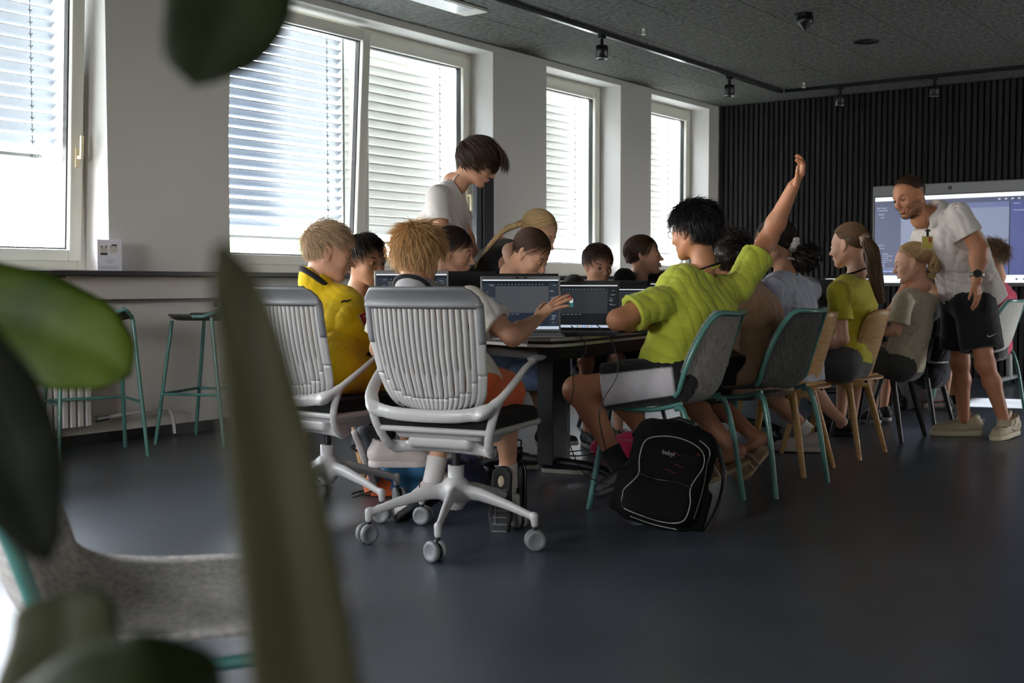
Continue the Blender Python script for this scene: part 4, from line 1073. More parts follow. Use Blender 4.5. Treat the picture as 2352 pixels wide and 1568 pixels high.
# shoes: one sneaker made once in its own space (heel at 0, toe along +x, sole on z=0), placed many times
def shoe_meshes():
    f = Field((-.07, -.07, -.0), (.22, .07, .13), .0036)
    f.cap((-.005, 0, .045), (.05, 0, .048), .034, .036, .02); f.chain([(.04, 0, .05), (.10, 0, .04), (.155, 0, .032), (.185, 0, .028)], [.036, .037, .036, .028], .02)
    f.cap((-.0, 0, .06), (.012, 0, .098), .033, .033, .02); f.cap((.055, 0, .06), (.035, 0, .09), .022, .022, .02); f.cap((.012, 0, .085), (.018, 0, .13), .026, .030, .006, op='s'); f.cut((0, 0, .014), (0, 0, -1)); f.cut((.01, 0, .098), (.25, 0, 1))
    up = f.mb().mesh('shoe', True)
    g = Field((-.07, -.07, -.01), (.24, .07, .05), .004)
    g.chain([(0, 0, .015), (.06, 0, .015), (.14, 0, .015), (.185, 0, .015)], [.036, .036, .043, .034], .02); g.cut((0, 0, .026), (0, 0, 1)); g.cut((0, 0, .0), (0, 0, -1)); so = g.mb().mesh('sole', True)
    l = MB()
    for i in range(5):
        x = .062+i*.018; z = .088-i*.0085; l.tube(spline([(x, -.022, z-.012), (x+.004, 0, z+.001), (x, .022, z-.012)], 7), .0032, 6)
    l.tube(spline([(.06, .0, .09), (.06, .03, .098), (.075, .045, .075), (.085, .04, .06)], 8), .0022, 5); l.tube(spline([(.06, .0, .09), (.06, -.03, .098), (.078, -.045, .07)], 8), .0022, 5)
    return up, so, l.mesh('laces', True)
SHOE = shoe_meshes()
M_SOLE = mat('pale rubber sole', 'a9a49a', .7)
def shoe(par, base, heel, d, up=(0, 0, 1), s=1., m=None, ms=None, ml=None, name='shoe'):
    d = nrm(d); y = nrm(np.cross(up, d)); z = np.cross(d, y); M4 = np.eye(4); M4[:3, 0] = d*s; M4[:3, 1] = y*s; M4[:3, 2] = z*s; M4[:3, 3] = np.asarray(heel)-(base if base is not None else 0)
    out = []
    for nm, me, mm in (('shoe', SHOE[0], m), ('sole', SHOE[1], ms or m), ('laces', SHOE[2], ml or ms or m)):
        me = me.copy(); me.materials.clear(); me.materials.append(mm)
        o = link(nm if nm != 'shoe' else name, me, None, par if not out else out[0]); out.append(o)
    out[0].matrix_basis = Matrix(M4); return out[0]
def sock(par, base, an, up, r=.036, L=.06, m=None):
    r = r+.006
    an = np.asarray(an)-base; up = nrm(np.asarray(up)); return obj('sock', MB().tube([an-up*.02, an+up*L*.5, an+up*L], [r, r*.98, r*1.04], 14), m, par, True)
# ------------------------------------------------------------------ the cast, posed from the photograph
def cloth(name, c, **k): return mat(name, c, .85, bump=.25, bscale=260, sheen=.15, **k)
M_yel = cloth('yellow football jersey', 'e8c400'); M_blk = cloth('black cloth', '0d0d10'); M_gshirt = cloth('pale grey football shirt', 'ffffff', tint=True)
M_white = cloth('white cotton', 'd9d5d2'); M_lime = cloth('lime green cotton', 'b3bd3a'); M_yell2 = cloth('soft yellow cotton', 'c3b82e'); M_cream = cloth('cream cotton', 'c9c0ac')
M_polo = cloth('off white pique cotton', 'd3cdc8'); M_beige = cloth('beige cotton', 'b08d74'); M_blueb = cloth('pale blue linen', '9aa6c4', noise=.3, nscale=9, col2='c9cbd2', stretch=(3, 3, .6)); M_navy = cloth('navy cloth', '0f1222')
M_org = cloth('orange shorts cloth', 'e0662e'); M_denim = cloth('light denim', '6f86a8', noise=.25, nscale=30); M_dden = cloth('dark denim', '1a2236', noise=.2, nscale=40); M_hood = cloth('black hoodie', '121318'); M_grey = cloth('grey shorts cloth', '4c4d4f'); M_pink = cloth('pink cloth', 'b03050')
M_wsock = cloth('white sock', 'cfcac6'); M_bsock = cloth('black sock', '0b0b0c'); M_gsock = cloth('grey sock', '7c7d80')
M_csole = mat('pale cream sole', 'cfc4aa', .6); M_cshoe = mat('cream leather', 'b7a98e', .6, bump=.1, bscale=90); M_wshoe = mat('white leather', 'c8bfbb', .5); M_bshoe = mat('black shoe', '111113', .6); M_rub = mat('black rubber sole', '161617', .7)

A_ = np.array
SHORT = dict(len=.045, lift=.010, n=1500, r=.0016, mess=.35, thick=.009, lump=.005)
def legs_from(pel, fw, lf, s, knee_z=.5, an=None):
    pel = np.asarray(pel)
    J = {}
    for sd, g in (('L', 1), ('R', -1)):
        hp = pel+lf*g*.085*s+np.array([0, 0, -.0]); kn = hp+fw*.40*s+lf*g*.04*s; kn[2] = knee_z; a = kn+fw*.02*s; a[2] = .09; J['hip'+sd], J['kn'+sd], J['an'+sd] = hp, kn, a
    return J
def loc2(c, h, x, y, z):      # a point given in a chair's own space
    return A_([c[0]+x*math.cos(h)-y*math.sin(h), c[1]+x*math.sin(h)+y*math.cos(h), z])
def seated(head, neck, shL, shR, pel, fw, s, elL=None, elR=None, wrL=None, wrR=None, kz=.5, **kw):
    fw = nrm((fw[0], fw[1], 0)); lf = np.array([-fw[1], fw[0], 0]); J = dict(head=head, neck=neck, shL=shL, shR=shR, pel=pel)
    J.update(legs_from(pel, fw, lf, s, kz))
    for sd, sh, g in (('L', shL, 1), ('R', shR, -1)):
        el = {'L': elL, 'R': elR}[sd]; wr = {'L': wrL, 'R': wrR}[sd]
        if el is None: el = np.asarray(sh)+fw*.14*s+lf*g*.05*s-np.array([0, 0, .20*s])
        if wr is None: wr = np.asarray(el)+fw*.20*s-lf*g*.06*s; wr[2] = max(TZ+.03, wr[2])
        J['el'+sd], J['wr'+sd] = np.asarray(el), np.asarray(wr)
    for k, v in kw.items(): J[k] = np.asarray(v)
    return {k: np.asarray(v, float) for k, v in J.items()}
MX, PX_, PYd = A_([-1., 0, 0]), A_([1., 0, 0]), A_([0, 1., 0])

ARMF['bearded man with cropped hair in an off white polo shirt and black shorts'] = 1.3; ARMF['boy with black hair and glasses in a lime green shirt raising his hand'] = 1.12; ARMF['boy with spiky golden hair seen from behind reaching for the silver laptop'] = 1.12
# boy in the yellow jersey, first office chair
J = seated(P(757, 578, 4.98), P(734, 690, 5.0), P(676, 708, 5.20), P(806, 726, 4.90), loc2(OCA, HA, 0, -.02, .60), (math.sin(-HA), math.cos(HA)), .92,
           elR=P(868, 812, 5.05), wrR=P(925, 790, 5.30), elL=P(735, 830, 5.4), wrL=P(850, 770, 5.55), mid=P(765, 770, 5.0), anR=P(885, 1010, 4.95), anL=P(828, 1020, 5.25), knR=P(900, 880, 5.22), knL=P(850, 875, 5.45))
pA = person('boy with short blond hair in a yellow football shirt seated in profile', J, .92, .99, dirv(.96, .22, -.20), skin='fair', ht='kid', hair=dict(SHORT, n=2800, len=.045, r=.0013, flow=(.5, 0, -.25), crown=(-.75, .1, .6), lift=.010, mess=.22, thick=.007, jit=.3), hm='blond', hseed=3, brow=M_browb,
            hv=.0055, shirt=dict(m=M_yel, off=.022, high=1, sleeve=.72, hem=M_blk, collar=M_blk, cr=.013, fold=.007, ff=65, v=.0055), shorts=dict(m=M_yel, len=.7), hands={'R': dict(d=nrm(J['wrR']-J['elR']), pn=(0, 0, -1), th=(-1, 0, 0)), 'L': dict(d=nrm(J['wrL']-J['elL']), pn=(0, 0, -1), th=(1, 0, 0))})
sock(pA, PEOPLE[pA['label']][5], J['anR'], J['knR']-J['anR'], .036, .12, M_bsock); sock(pA, PEOPLE[pA['label']][5], J['anL'], J['knL']-J['anL'], .036, .10, M_bsock)
shoe(pA, PEOPLE[pA['label']][5], P(868, 1072, 4.78), dirv(1, .25, -.02), s=1.12, m=M_wshoe, name='white_sneaker'); shoe(pA, PEOPLE[pA['label']][5], P(812, 1008, 5.15), dirv(.35, .1, -1), up=dirv(1, .2, 0), s=1.05, m=mat('grey mesh shoe', '55585e', .7), ms=M_wshoe, name='grey_sneaker')

# boy in the grey football shirt, second office chair, reaching to the laptop
J = seated(P(960, 590, 4.48), P(966, 690, 4.48), P(886, 694, 4.58), P(1078, 690, 4.42), loc2(OCB, HB, 0, -.02, .58), (-.20, .98), .90,
           elR=P(1178, 772, 4.36), wrR=P(1232, 735, 4.70), elL=P(872, 800, 4.62), wrL=P(935, 775, 4.95), mid=P(985, 790, 4.42), knR=P(1165, 905, 4.60), knL=P(1035, 900, 4.78), anR=P(1168, 1108, 4.64), anL=P(995, 1100, 4.70))
hR = dict(d=dirv(.72, .25, .62), pn=dirv(.55, .45, -.75), th=dirv(-.7, .1, .6), s=1.0, curl=(.14, .12, .12, .16), spread=.27, thumb=(.75, .0))
pB = person('boy with spiky golden hair seen from behind reaching for the silver laptop', J, .90, 1.02, dirv(.22, .95, -.20), skin='light', hair=dict(SHORT, n=3200, len=.050, r=.0013, flow=(0, 0, -.35), crown=(-.35, .25, .95), lift=.016, mess=.22, line=-.08, base=.65), hm='gold', hseed=5, brow=M_browb, hv=.005,
            hands={'R': hR, 'L': dict(d=nrm(J['wrL']-J['elL']), pn=(0, 0, -1), th=(1, 0, 0))}, shirt=dict(m=M_gshirt, off=.020, drop=.05, high=1, sleeve=.66, collar=M_blk, cr=.010, fold=.006, v=.0055), shorts=dict(m=M_org, len=.88, off=.02))
bB = PEOPLE[pB['label']][5]
def paint(root, part, fn):
    o = [c for c in root.children if c.name.startswith(part)][0]; me = o.data; n = len(me.vertices); V = np.empty(n*3, np.float32); me.vertices.foreach_get('co', V); C_ = fn(V.reshape(-1, 3))
    at = me.color_attributes.new('tint', 'FLOAT_COLOR', 'POINT'); at.data.foreach_set('color', np.c_[C_, np.ones(n)].astype(np.float32).ravel())
def jersey(V):      # grey back, flame coloured shoulders, white sleeves
    Jb = PEOPLE[pB['label']][1]; c = (Jb['shL']+Jb['shR'])/2; ax = nrm(Jb['shR']-Jb['shL']); d = np.abs((V-c) @ ax)+.04*np.sin(V[:, 2]*60)*.3; z = V[:, 2]-c[2]
    st_ = [(0, 'a9a7aa'), (.075, 'a9a7aa'), (.085, '2a1a1e'), (.10, '7a1418'), (.118, 'd06a1c'), (.14, 'd8a23a'), (.165, 'd8cfc0'), (.4, 'd6d2d0')]
    xs = [q[0] for q in st_]; cs_ = np.array([srgb(q[1]) for q in st_]); top = np.stack([np.interp(d, xs, cs_[:, k]) for k in range(3)], 1)
    w = np.clip((z+.10)/.05, 0, 1)[:, None]; return top*w+np.array(srgb('b7b5b7'))*(1-w)*(d < .15)[:, None]+np.array(srgb('d8d2c0'))*(1-w)*(d >= .15)[:, None]
paint(pB, 't_shirt', jersey)
sock(pB, bB, J['anR'], J['knR']-J['anR'], .031, .08, M_wsock); sock(pB, bB, J['anL'], J['knL']-J['anL'], .035, .09, M_wsock)
M_run = mat('black and white running shoe', '1c1c1e', .7)
shoe(pB, bB, P(1152, 1092, 4.50), dirv(-.04, -.25, -1), up=dirv(.15, .97, -.25), s=1.10, m=M_wshoe, ms=M_rub, name='sneaker'); shoe(pB, bB, P(1030, 1132, 4.70), dirv(-.78, -.25, -.42), up=dirv(-.35, .5, .8), s=1.1, m=M_wshoe, ms=M_rub, name='sneaker')

sn = [c for c in pB.children if c.name.startswith('sneaker')][0]; so_ = sn.children[0] if sn.children[0].name.startswith('sole') else sn.children[1]
tm = MB().ball((.02, 0, -.002), (.020, .012, .003)); obj('heel_insert', tm, M_cshoe, so_ and sn, True)
tm = MB()
for q in range(7): tm.box((.05+q*.024, 0, -.001), (.005, .05, .004))
tm.box((.12, .016, -.002), (.10, .004, .004)); obj('tread', tm, mat('grey tread', '55555a', .6), sn)
# dark haired child in a white shirt at the corner
J = seated(P(842, 597, 5.45), P(835, 690, 5.55), P(872, 735, 5.62), P(795, 728, 5.45), P(818, 905, 5.75), dirv(.55, -.2), .78)
pC = person('child with dark fringe in a white shirt looking at the yellow shirt boy', J, .78, .96, dirv(.74, -.62, -.16), skin='light', hair=dict(SHORT, n=1500, len=.058, r=.0017, flow=(.35, 0, -.4), crown=(-.4, 0, .9), lift=.006, mess=.15, thick=.012, line=-.04, nape=.01), hm='dark', hseed=8,
            autoshoe=M_bshoe, shirt=dict(m=M_white, off=.012, collar=M_white, fold=.004), shorts=dict(m=M_dden, len=.8), legs=True)
# standing teenager
J = dict(head=P(1097, 372, 6.4), neck=P(1040, 418, 6.42), shL=P(1035, 446, 6.60), shR=P(1005, 450, 6.22), elL=P(1075, 548, 6.68), elR=P(1012, 548, 6.15), wrL=P(1100, 640, 6.7), wrR=P(1060, 612, 6.15), pel=P(1020, 690, 6.45), mid=P(1006, 560, 6.42))
fwT = nrm(A_([.75, .65, 0])); lfT = A_([-fwT[1], fwT[0], 0])
for sd, g in (('L', 1), ('R', -1)):
    J['hip'+sd] = J['pel']+lfT*g*.09; J['kn'+sd] = J['hip'+sd]*1.0; J['kn'+sd][2] = .5; J['kn'+sd] += fwT*.03; J['an'+sd] = J['hip'+sd]*1.0; J['an'+sd][2] = .09; J['an'+sd] -= fwT*.03
J = {k: np.asarray(v, float) for k, v in J.items()}
pD = person('standing teenager with floppy brown hair in a white t-shirt looking down', J, 1.0, 1.02, dirv(.90, .02, -.42), skin='light', hm='brown', hseed=11, eyes='down', group='helpers standing at the table',
            hair=dict(SHORT, n=2200, len=.11, r=.0018, flow=(.75, 0, -.2), crown=(-.75, 0, .65), lift=.012, mess=.14, thick=.014, line=-.10, fringe=[((.02, 0, .125), (.115, 0, .12), (.150, 0, .02), 150, (0, .05, .0)), ((.05, 0, .12), (.12, 0, .10), (.135, 0, .035), 110, (0, .06, .005))]),
            shirt=dict(m=M_white, off=.016, sleeve=.62, fold=.006, ff=60, collar=M_white, cr=.005, drop=.1, fat=1.12), shorts=dict(m=M_dden, len=1.8))
bT = PEOPLE[pD['label']][5]
for sd in 'LR': h = J['an'+sd]-fwT*.02; h[2] = 0; shoe(pD, bT, h, fwT, s=1.2, m=M_wshoe)
# dark haired girl behind the black laptop lid
J = seated(P(1043, 577, 5.80), P(1022, 665, 5.85), P(995, 708, 6.0), P(1060, 712, 5.72), P(1000, 860, 6.05), dirv(.8, .1), .80)
pE = person('girl with smooth dark hair looking down beside the standing teenager', J, .80, .98, dirv(.88, -.12, -.22), skin='fair', hm='dark', hseed=14, hair=dict(SHORT, n=1300, len=.12, r=.0016, crown=(.1, 0, 1), flow=(-.9, 0, -.55), lift=.002, mess=.06, thick=.007, lump=.001, line=-.02, nape=.02),
            autoshoe=M_bshoe, shirt=dict(m=M_blk, off=.012), shorts=dict(m=M_dden, len=.9))
lock(pE, PEOPLE[pE['label']][6]([(-.09, 0, .0), (-.11, 0, -.08), (-.10, 0, -.2)]), [.03, .035, .015], HM['dark'], 120)
# woman bending with a braid
J = dict(head=P(1238, 535, 6.45), neck=P(1188, 575, 6.5), shL=P(1150, 560, 6.72), shR=P(1172, 576, 6.28), elL=P(1200, 640, 6.75), elR=P(1188, 655, 6.22), wrL=P(1260, 665, 6.6), wrR=P(1262, 668, 6.25), pel=P(1092, 668, 6.60), mid=P(1132, 612, 6.56))
fwW = dirv(1, -.1); lfW = A_([-fwW[1], fwW[0], 0])
for sd, g in (('L', 1), ('R', -1)):
    J['hip'+sd] = J['pel']+lfW*g*.09; J['kn'+sd] = J['hip'+sd]*1.0; J['kn'+sd][2] = .5; J['kn'+sd] += fwW*.08; J['an'+sd] = J['hip'+sd]*1.0; J['an'+sd][2] = .09; J['an'+sd] += fwW*.02
J = {k: np.asarray(v, float) for k, v in J.items()}
pF = person('woman with a blond braid bending forward in a black top and light jeans', J, .95, 1.03, dirv(.80, -.35, -.50), skin='fair', hm='pale', hseed=17, eyes='down', brow=M_browb, group='helpers standing at the table', hair=dict(SHORT, n=1500, len=.12, r=.0013, crown=(.2, 0, 1), flow=(-.9, 0, -.3), lift=.001, mess=.05, thick=.006, lump=.001, line=.02),
            autoshoe=M_bshoe, shirt=dict(m=M_blk, off=.015, tank=True, sleeve=.02, fold=.002, drop=.0, name='tank_top'), shorts=dict(m=M_denim, len=1.85, off=.012))
Wf = PEOPLE[pF['label']][6]; bF = PEOPLE[pF['label']][5]
br = MB(); C = spline(np.array([Wf((-.10, 0, .01)), P(1192, 515, 6.42)-bF, P(1160, 528, 6.44)-bF, P(1128, 560, 6.46)-bF, P(1108, 590, 6.46)-bF]), 60)
for k in range(3):
    t_ = np.linspace(0, 1, 60); ph = k*2*PI/3; T = np.gradient(C, axis=0); T /= np.linalg.norm(T, axis=1)[:, None]; X = np.cross(T, (0, 0, 1)); Y = np.cross(T, X)
    w = np.sin(t_*42+ph)[:, None]*X*.013+np.sin(2*(t_*42+ph))[:, None]*Y*.007
    br.tube(C+w, np.interp(t_, [0, .7, 1], [.013, .011, .007]), 7)
br.tint.append(np.full((br.n, 3), 1.)); obj('braid', br, HM['pale'], pF, True)
lock(pF, [P(1108, 590, 6.46)-bF, P(1098, 606, 6.46)-bF, P(1090, 622, 6.46)-bF], [.010, .014, .008], HM['pale'], 60, name='braid_tail')
# girl with brown hair looking down
J = seated(P(1220, 582, 5.75), P(1180, 660, 5.85), P(1155, 690, 6.05), P(1195, 702, 5.68), P(1130, 870, 6.05), dirv(.9, -.2), .80, knL=P(1232, 850, 6.15), anL=P(1252, 985, 6.35))
pG = person('girl with brown hair in a grey blue shirt in front of the bending woman', J, .80, .97, dirv(.72, -.35, -.58), skin='light', hm='brown', hseed=19, eyes='down', hair=dict(SHORT, n=1300, len=.12, r=.0015, crown=(.2, 0, 1), flow=(-.8, 0, -.4), lift=.001, mess=.05, thick=.006, lump=.001, line=.02),
            autoshoe=M_bshoe, shirt=dict(m=mat('grey blue cloth', '8fa0b8', .85), off=.012), shorts=dict(m=M_denim, len=.9))
lock(pG, [PEOPLE[pG['label']][6]((-.085, 0, -.02)), P(1178, 615, 5.85)-PEOPLE[pG['label']][5], P(1150, 640, 5.80)-PEOPLE[pG['label']][5], P(1120, 668, 5.78)-PEOPLE[pG['label']][5]], [.02, .02, .016, .008], HM['mid'], 110)
# boy peering over the laptops
J = seated(P(1374, 607, 6.85), P(1352, 668, 6.95), P(1395, 690, 7.1), P(1318, 655, 7.0), P(1330, 830, 7.2), dirv(.35, -.9), .82)
pH = person('boy with a straight brown fringe in a black hoodie peering over the laptops', J, .82, .96, dirv(.38, -.90, -.24), skin='light', hm='brown', hseed=23, roll=.06, hair=dict(SHORT, n=1500, len=.055, r=.0016, flow=(.5, 0, -.3), crown=(-.4, 0, .9), lift=.004, mess=.1, thick=.010, line=-.03),
            autoshoe=M_bshoe, shirt=dict(m=M_hood, off=.03, sleeve=1.7), shorts=dict(m=M_dden, len=.9))
# girl in a black hoodie turned sideways
J = seated(P(1479, 586, 6.95), P(1464, 632, 7.0), P(1524, 644, 7.1), P(1434, 640, 6.85), P(1455, 830, 7.15), dirv(.8, -.3), .84, elR=P(1475, 745, 6.7), elL=P(1545, 720, 7.1))
pI = person('girl with brown hair in a black hoodie turned sideways with her mouth open', J, .84, .99, dirv(.93, -.12, .10), skin='fair', hm='brown', hseed=29, hair=dict(SHORT, n=1500, len=.11, r=.0015, crown=(.3, 0, 1), flow=(-.9, 0, -.6), lift=.001, mess=.05, thick=.008, lump=.001, line=-.05, nape=.03),
            autoshoe=M_bshoe, shirt=dict(m=M_hood, off=.026, sleeve=1.7, fold=.006), shorts=dict(m=M_dden, len=.9))

# boy in the lime green shirt with a raised arm
J = seated(P(1592, 530, 4.98), P(1613, 642, 4.97), P(1508, 694, 4.80), P(1697, 655, 5.10), P(1545, 858, 4.90), MX, 1.0, elL=P(1418, 735, 4.72), wrL=P(1500, 742, 4.98), elR=P(1765, 548, 5.22), wrR=P(1822, 428, 5.12), mid=P(1590, 752, 4.95),
           knL=P(1325, 895, 4.88), knR=P(1400, 890, 5.12), anL=P(1420, 1065, 4.78), anR=P(1490, 1010, 5.02), hipL=P(1540, 870, 4.82), hipR=P(1560, 862, 5.0))
hR = dict(d=dirv(.45, -.25, .85), pn=dirv(-.85, -.15, .35), th=dirv(-.35, -.9, .1), s=.90, curl=(.60, .55, .55, .5), spread=.05, thumb=(.25, .55))
pJ = person('boy with black hair and glasses in a lime green shirt raising his hand', J, 1.0, .98, dirv(-.70, .71, -.12), roll=.0, skin='tan', hm='black', hseed=31, hv=.005, group='children at the long table', eyes='open',
            hair=dict(SHORT, n=3000, len=.050, r=.0019, flow=(-.35, 0, -.35), crown=(-.35, 0, 1), lift=.010, mess=.30, thick=.015, lump=.009, line=-.08, nape=.012, jit=.5),
            hands={'R': hR}, shirt=dict(m=M_lime, off=.020, sleeve=.62, fold=.007, ff=48, v=.005, collar=M_lime, cr=.006, fat=1.08, sharp=1.), shorts=dict(m=cloth('white and black shorts cloth', 'ffffff', tint=True), len=.72, off=.016, v=.0055, fold=.008))
bJ = PEOPLE[pJ['label']][5]; Wj = PEOPLE[pJ['label']][6]
sock(pJ, bJ, J['anL'], J['knL']-J['anL'], .040, .07, M_bsock); sock(pJ, bJ, J['anR'], J['knR']-J['anR'], .040, .06, M_bsock)
shoe(pJ, bJ, P(1492, 1092, 4.75), dirv(-.88, .1, -.42), s=1.1, m=M_bshoe); shoe(pJ, bJ, P(1560, 1045, 5.02), dirv(-.9, .2, -.35), s=1.1, m=M_bshoe)
def side_panel(V):      # black shorts with a broad white side panel
    Jj = PEOPLE[pJ['label']][1]; a, b = Jj['hipL'], Jj['knL']; ba = b-a; t = np.clip(((V-a) @ ba)/(ba @ ba), -.4, 1.2); z = (V-(a+t[:, None]*ba))[:, 2]; side = (V-(a+t[:, None]*ba)) @ dirv(0, -1, 0)
    w = (np.clip((.058-z)/.006, 0, 1)*np.clip((z+.062+.02*t)/.006, 0, 1)*np.clip((side+.01)/.01, 0, 1)*np.clip((t+.05)/.03, 0, 1))[:, None]; return np.array(srgb('cdc9cd'))*w+np.array(srgb('101013'))*(1-w)
paint(pJ, 'shorts', side_panel)
gl = MB()
for g in (-1, 1):
    gl.tube(Wj([(.098, g*.052, .006), (.05, g*.074, .004), (.0, g*.080, .004), (-.02, g*.080, -.012)]), .0018, 6)
a = np.linspace(0, 2*PI, 17)[:-1]
for g in (-1, 1): gl.tube(Wj(np.stack([.100-.08*abs(.0)*a-.004*np.cos(a)*g, g*.031+.023*np.cos(a), -.004+.016*np.sin(a)], 1)), .0014, 5, closed=True)
gl.tube(Wj([(.103, -.009, .0), (.105, 0, .002), (.103, .009, .0)]), .0014, 5)
go = obj('glasses_frame', gl, M_chrome, None, True, loc=tuple(bJ)); go.name = 'eyeglasses'; tag(go, 'silver framed eyeglasses worn by the boy in the lime green shirt', 'glasses')
def lanyard(par, J, b, W, r, label, drop=True):
    a = np.linspace(0, 2*PI, 30)[:-1]; up = nrm(J['neck']-J['pel']); nd = nrm(W((-.042, 0, -.15))-(J['neck']-b)); fw_ = nrm(np.cross(nrm(J['shL']-J['shR']), up)); R = frame(nd, fw_); cc = J['neck']-b+nd*.052
    ring = cc+r*(np.cos(a)[:, None]*R[:, 0]+np.sin(a)[:, None]*R[:, 1]); ring += ((ring-cc) @ fw_)[:, None]*(-.75*up)[None]
    o = obj('lanyard', MB().tube(ring, .011, 8, flat=.25, closed=True, hint=tuple(fw_)), mat('black woven strap', '101012', .8), None, True, loc=tuple(b)); return tag(o, label, 'lanyard')
lanyard(pJ, J, bJ, Wj, .068, 'black lanyard round the neck of the lime green shirt boy')
# person in beige bent over the table on the dark felt chair
J = seated(P(1672, 590, 5.75), P(1700, 655, 5.62), P(1668, 712, 5.42), P(1745, 672, 5.85), P(1738, 862, 5.50), MX, .98, mid=P(1745, 755, 5.55), elL=P(1655, 830, 5.35), wrL=P(1580, 790, 5.55), anL=P(1690, 1040, 5.30), anR=P(1742, 1010, 5.55), knL=P(1560, 900, 5.5), knR=P(1600, 895, 5.75), toeL=P(1625, 1072, 5.25), toeR=P(1690, 1050, 5.5))
pK = person('person in a loose beige shirt bent over the table behind the lime shirt boy', J, .95, .98, dirv(-.8, .5, -.45), skin='brown', hm='dark', hseed=37, hair=dict(SHORT, n=900, len=.08, lift=.02, mess=.6, thick=.016, r=.0018, line=-.1), bare_feet=True,
            shirt=dict(m=M_beige, off=.026, sleeve=.8, fold=.016, ff=32, drop=.10), shorts=dict(m=M_blk, len=.8))
blob(pK, P(1672, 585, 5.60)-PEOPLE[pK['label']][5], (.07, .07, .08), HM['dark'], 300, 3)
# cork soled sandals
bK = PEOPLE[pK['label']][5]; M_cork = mat('cork sandal sole', '9c8465', .8, noise=.2, nscale=80); M_buck = mat('rose metallic strap', 'b59a96', .35, .4)
for h_, tq in ((P(1716, 1052, 5.22), P(1608, 1104, 5.15)), (P(1762, 1022, 5.45), P(1690, 1100, 5.30))):
    d = nrm(tq-h_); y = nrm(np.cross((0, 0, 1), d)); z = np.cross(d, y); R = np.stack([d, y, z], 1); c = (h_+tq)/2-bK; L = np.linalg.norm(tq-h_)
    o = obj('sandal', MB().prism([(-L/2, -.03), (0, -.036), (L*.32, -.045), (L*.5, -.02), (L*.5, .02), (L*.32, .045), (0, .036), (-L/2, .03)], -.022, 0).xf(R, c), M_cork, pK, bevel=.006)
    for q in (.05, .20):
        a = np.linspace(0, PI, 9); obj('sandal_strap', MB().tube((np.stack([0*a+q*L, .045*np.cos(a), .055*np.sin(a)-.004], 1)) @ R.T+c, .012, 6, flat=.35, hint=tuple(z)), M_buck, o, True)
# girl in the pale blue blouse
J = seated(P(1775, 560, 6.05), P(1800, 632, 6.02), P(1772, 668, 5.82), P(1855, 665, 6.22), P(1822, 845, 5.98), MX, .95, mid=P(1825, 745, 6.02), elL=P(1760, 790, 5.8), wrL=P(1690, 775, 5.95), anL=P(1850, 985, 5.95), anR=P(1815, 960, 6.3), knL=P(1740, 885, 6.0))
pL = person('girl with a curly dark ponytail and white scrunchie in a pale blue blouse', J, .95, 1.02, dirv(-.93, .30, -.16), skin='light', hm='dark', hseed=41, hair=dict(SHORT, n=1600, len=.12, r=.0015, crown=(.4, 0, 1), flow=(-.9, 0, -.5), lift=.002, mess=.08, thick=.009, lump=.002, line=-.02, nape=.01),
            shirt=dict(m=M_blueb, off=.024, sleeve=1.5, fold=.010, ff=55, collar=M_blueb, cr=.006, drop=.08, name='blouse'), shorts=dict(m=M_grey, len=.85))
bL = PEOPLE[pL['label']][5]; Wl = PEOPLE[pL['label']][6]
shoe(pL, bL, PZ(1872, 1040, 0)*[1, 1, 0]+np.array([0, .02, .005]), dirv(-1, .25, 0), s=1.1, m=M_wshoe); sock(pL, bL, J['anL'], J['knL']-J['anL'], .034, .03, M_wsock)
def scrunchie(par, c, ax, m, r=.030):
    R = frame(ax); a = np.linspace(0, 2*PI, 40)[:-1]; rr = r*(1+.10*np.sin(a*9)); return obj('scrunchie', MB().tube(np.asarray(c)+rr[:, None]*(np.cos(a)[:, None]*R[:, 0]+np.sin(a)[:, None]*R[:, 1])+(.006*np.sin(a*7))[:, None]*R[:, 2], .018*(1+.25*np.sin(a*11)), 10, closed=True), m, par, True)
scrunchie(pL, P(1823, 560, 6.0)-bL, dirv(1, 0, -.5), M_white, .022)
blob(pL, P(1855, 592, 6.0)-bL, (.085, .07, .05), HM['dark'], 500, 5, 'ponytail', R=frame(dirv(0, 1, 0), nrm(dirv(.8, 0, -.6))))
# girl in yellow with the long ponytail
J = seated(P(1948, 563, 6.50), P(1963, 640, 6.48), P(1925, 668, 6.28), P(2005, 668, 6.70), P(1948, 835, 6.42), MX, .92, mid=P(1962, 745, 6.48), elL=P(1935, 778, 6.25), wrL=P(1880, 800, 6.40), anL=P(1935, 968, 6.45), anR=P(1915, 950, 6.8))
pM = person('girl with a very long brown ponytail in a yellow t-shirt', J, .92, 1.0, dirv(-.72, .66, -.10), skin='fair', hm='mid', hseed=43, hair=dict(SHORT, n=2200, len=.12, r=.0013, lift=.001, mess=.05, thick=.008, lump=.0, line=.02), tie=[(-.105, 0, .045)],
            shirt=dict(m=M_yell2, off=.018, sleeve=.62, drop=-.01, fold=.006, ff=65), shorts=dict(m=M_grey, len=.8))
bM = PEOPLE[pM['label']][5]
shoe(pM, bM, PZ(1948, 1000, 0)*[1, 1, 0], dirv(-1, .25, 0), s=1.05, m=M_bshoe); shoe(pM, bM, PZ(1930, 972, 0)*[1, 1, 0], dirv(-1, .25, 0), s=1.05, m=M_bshoe)
scrunchie(pM, P(1988, 553, 6.35)-bM, dirv(.6, -.7, .2), mat('beige satin', 'a98d76', .5), .020)
lock(pM, [P(1990, 553, 6.33)-bM, P(2003, 580, 6.28)-bM, P(2012, 640, 6.27)-bM, P(2026, 695, 6.28)-bM], [.024, .034, .04, .03, .02], HM['mid'], 320)
lanyard(pM, J, bM, PEOPLE[pM['label']][6], .060, 'black lanyard round the neck of the girl in yellow')
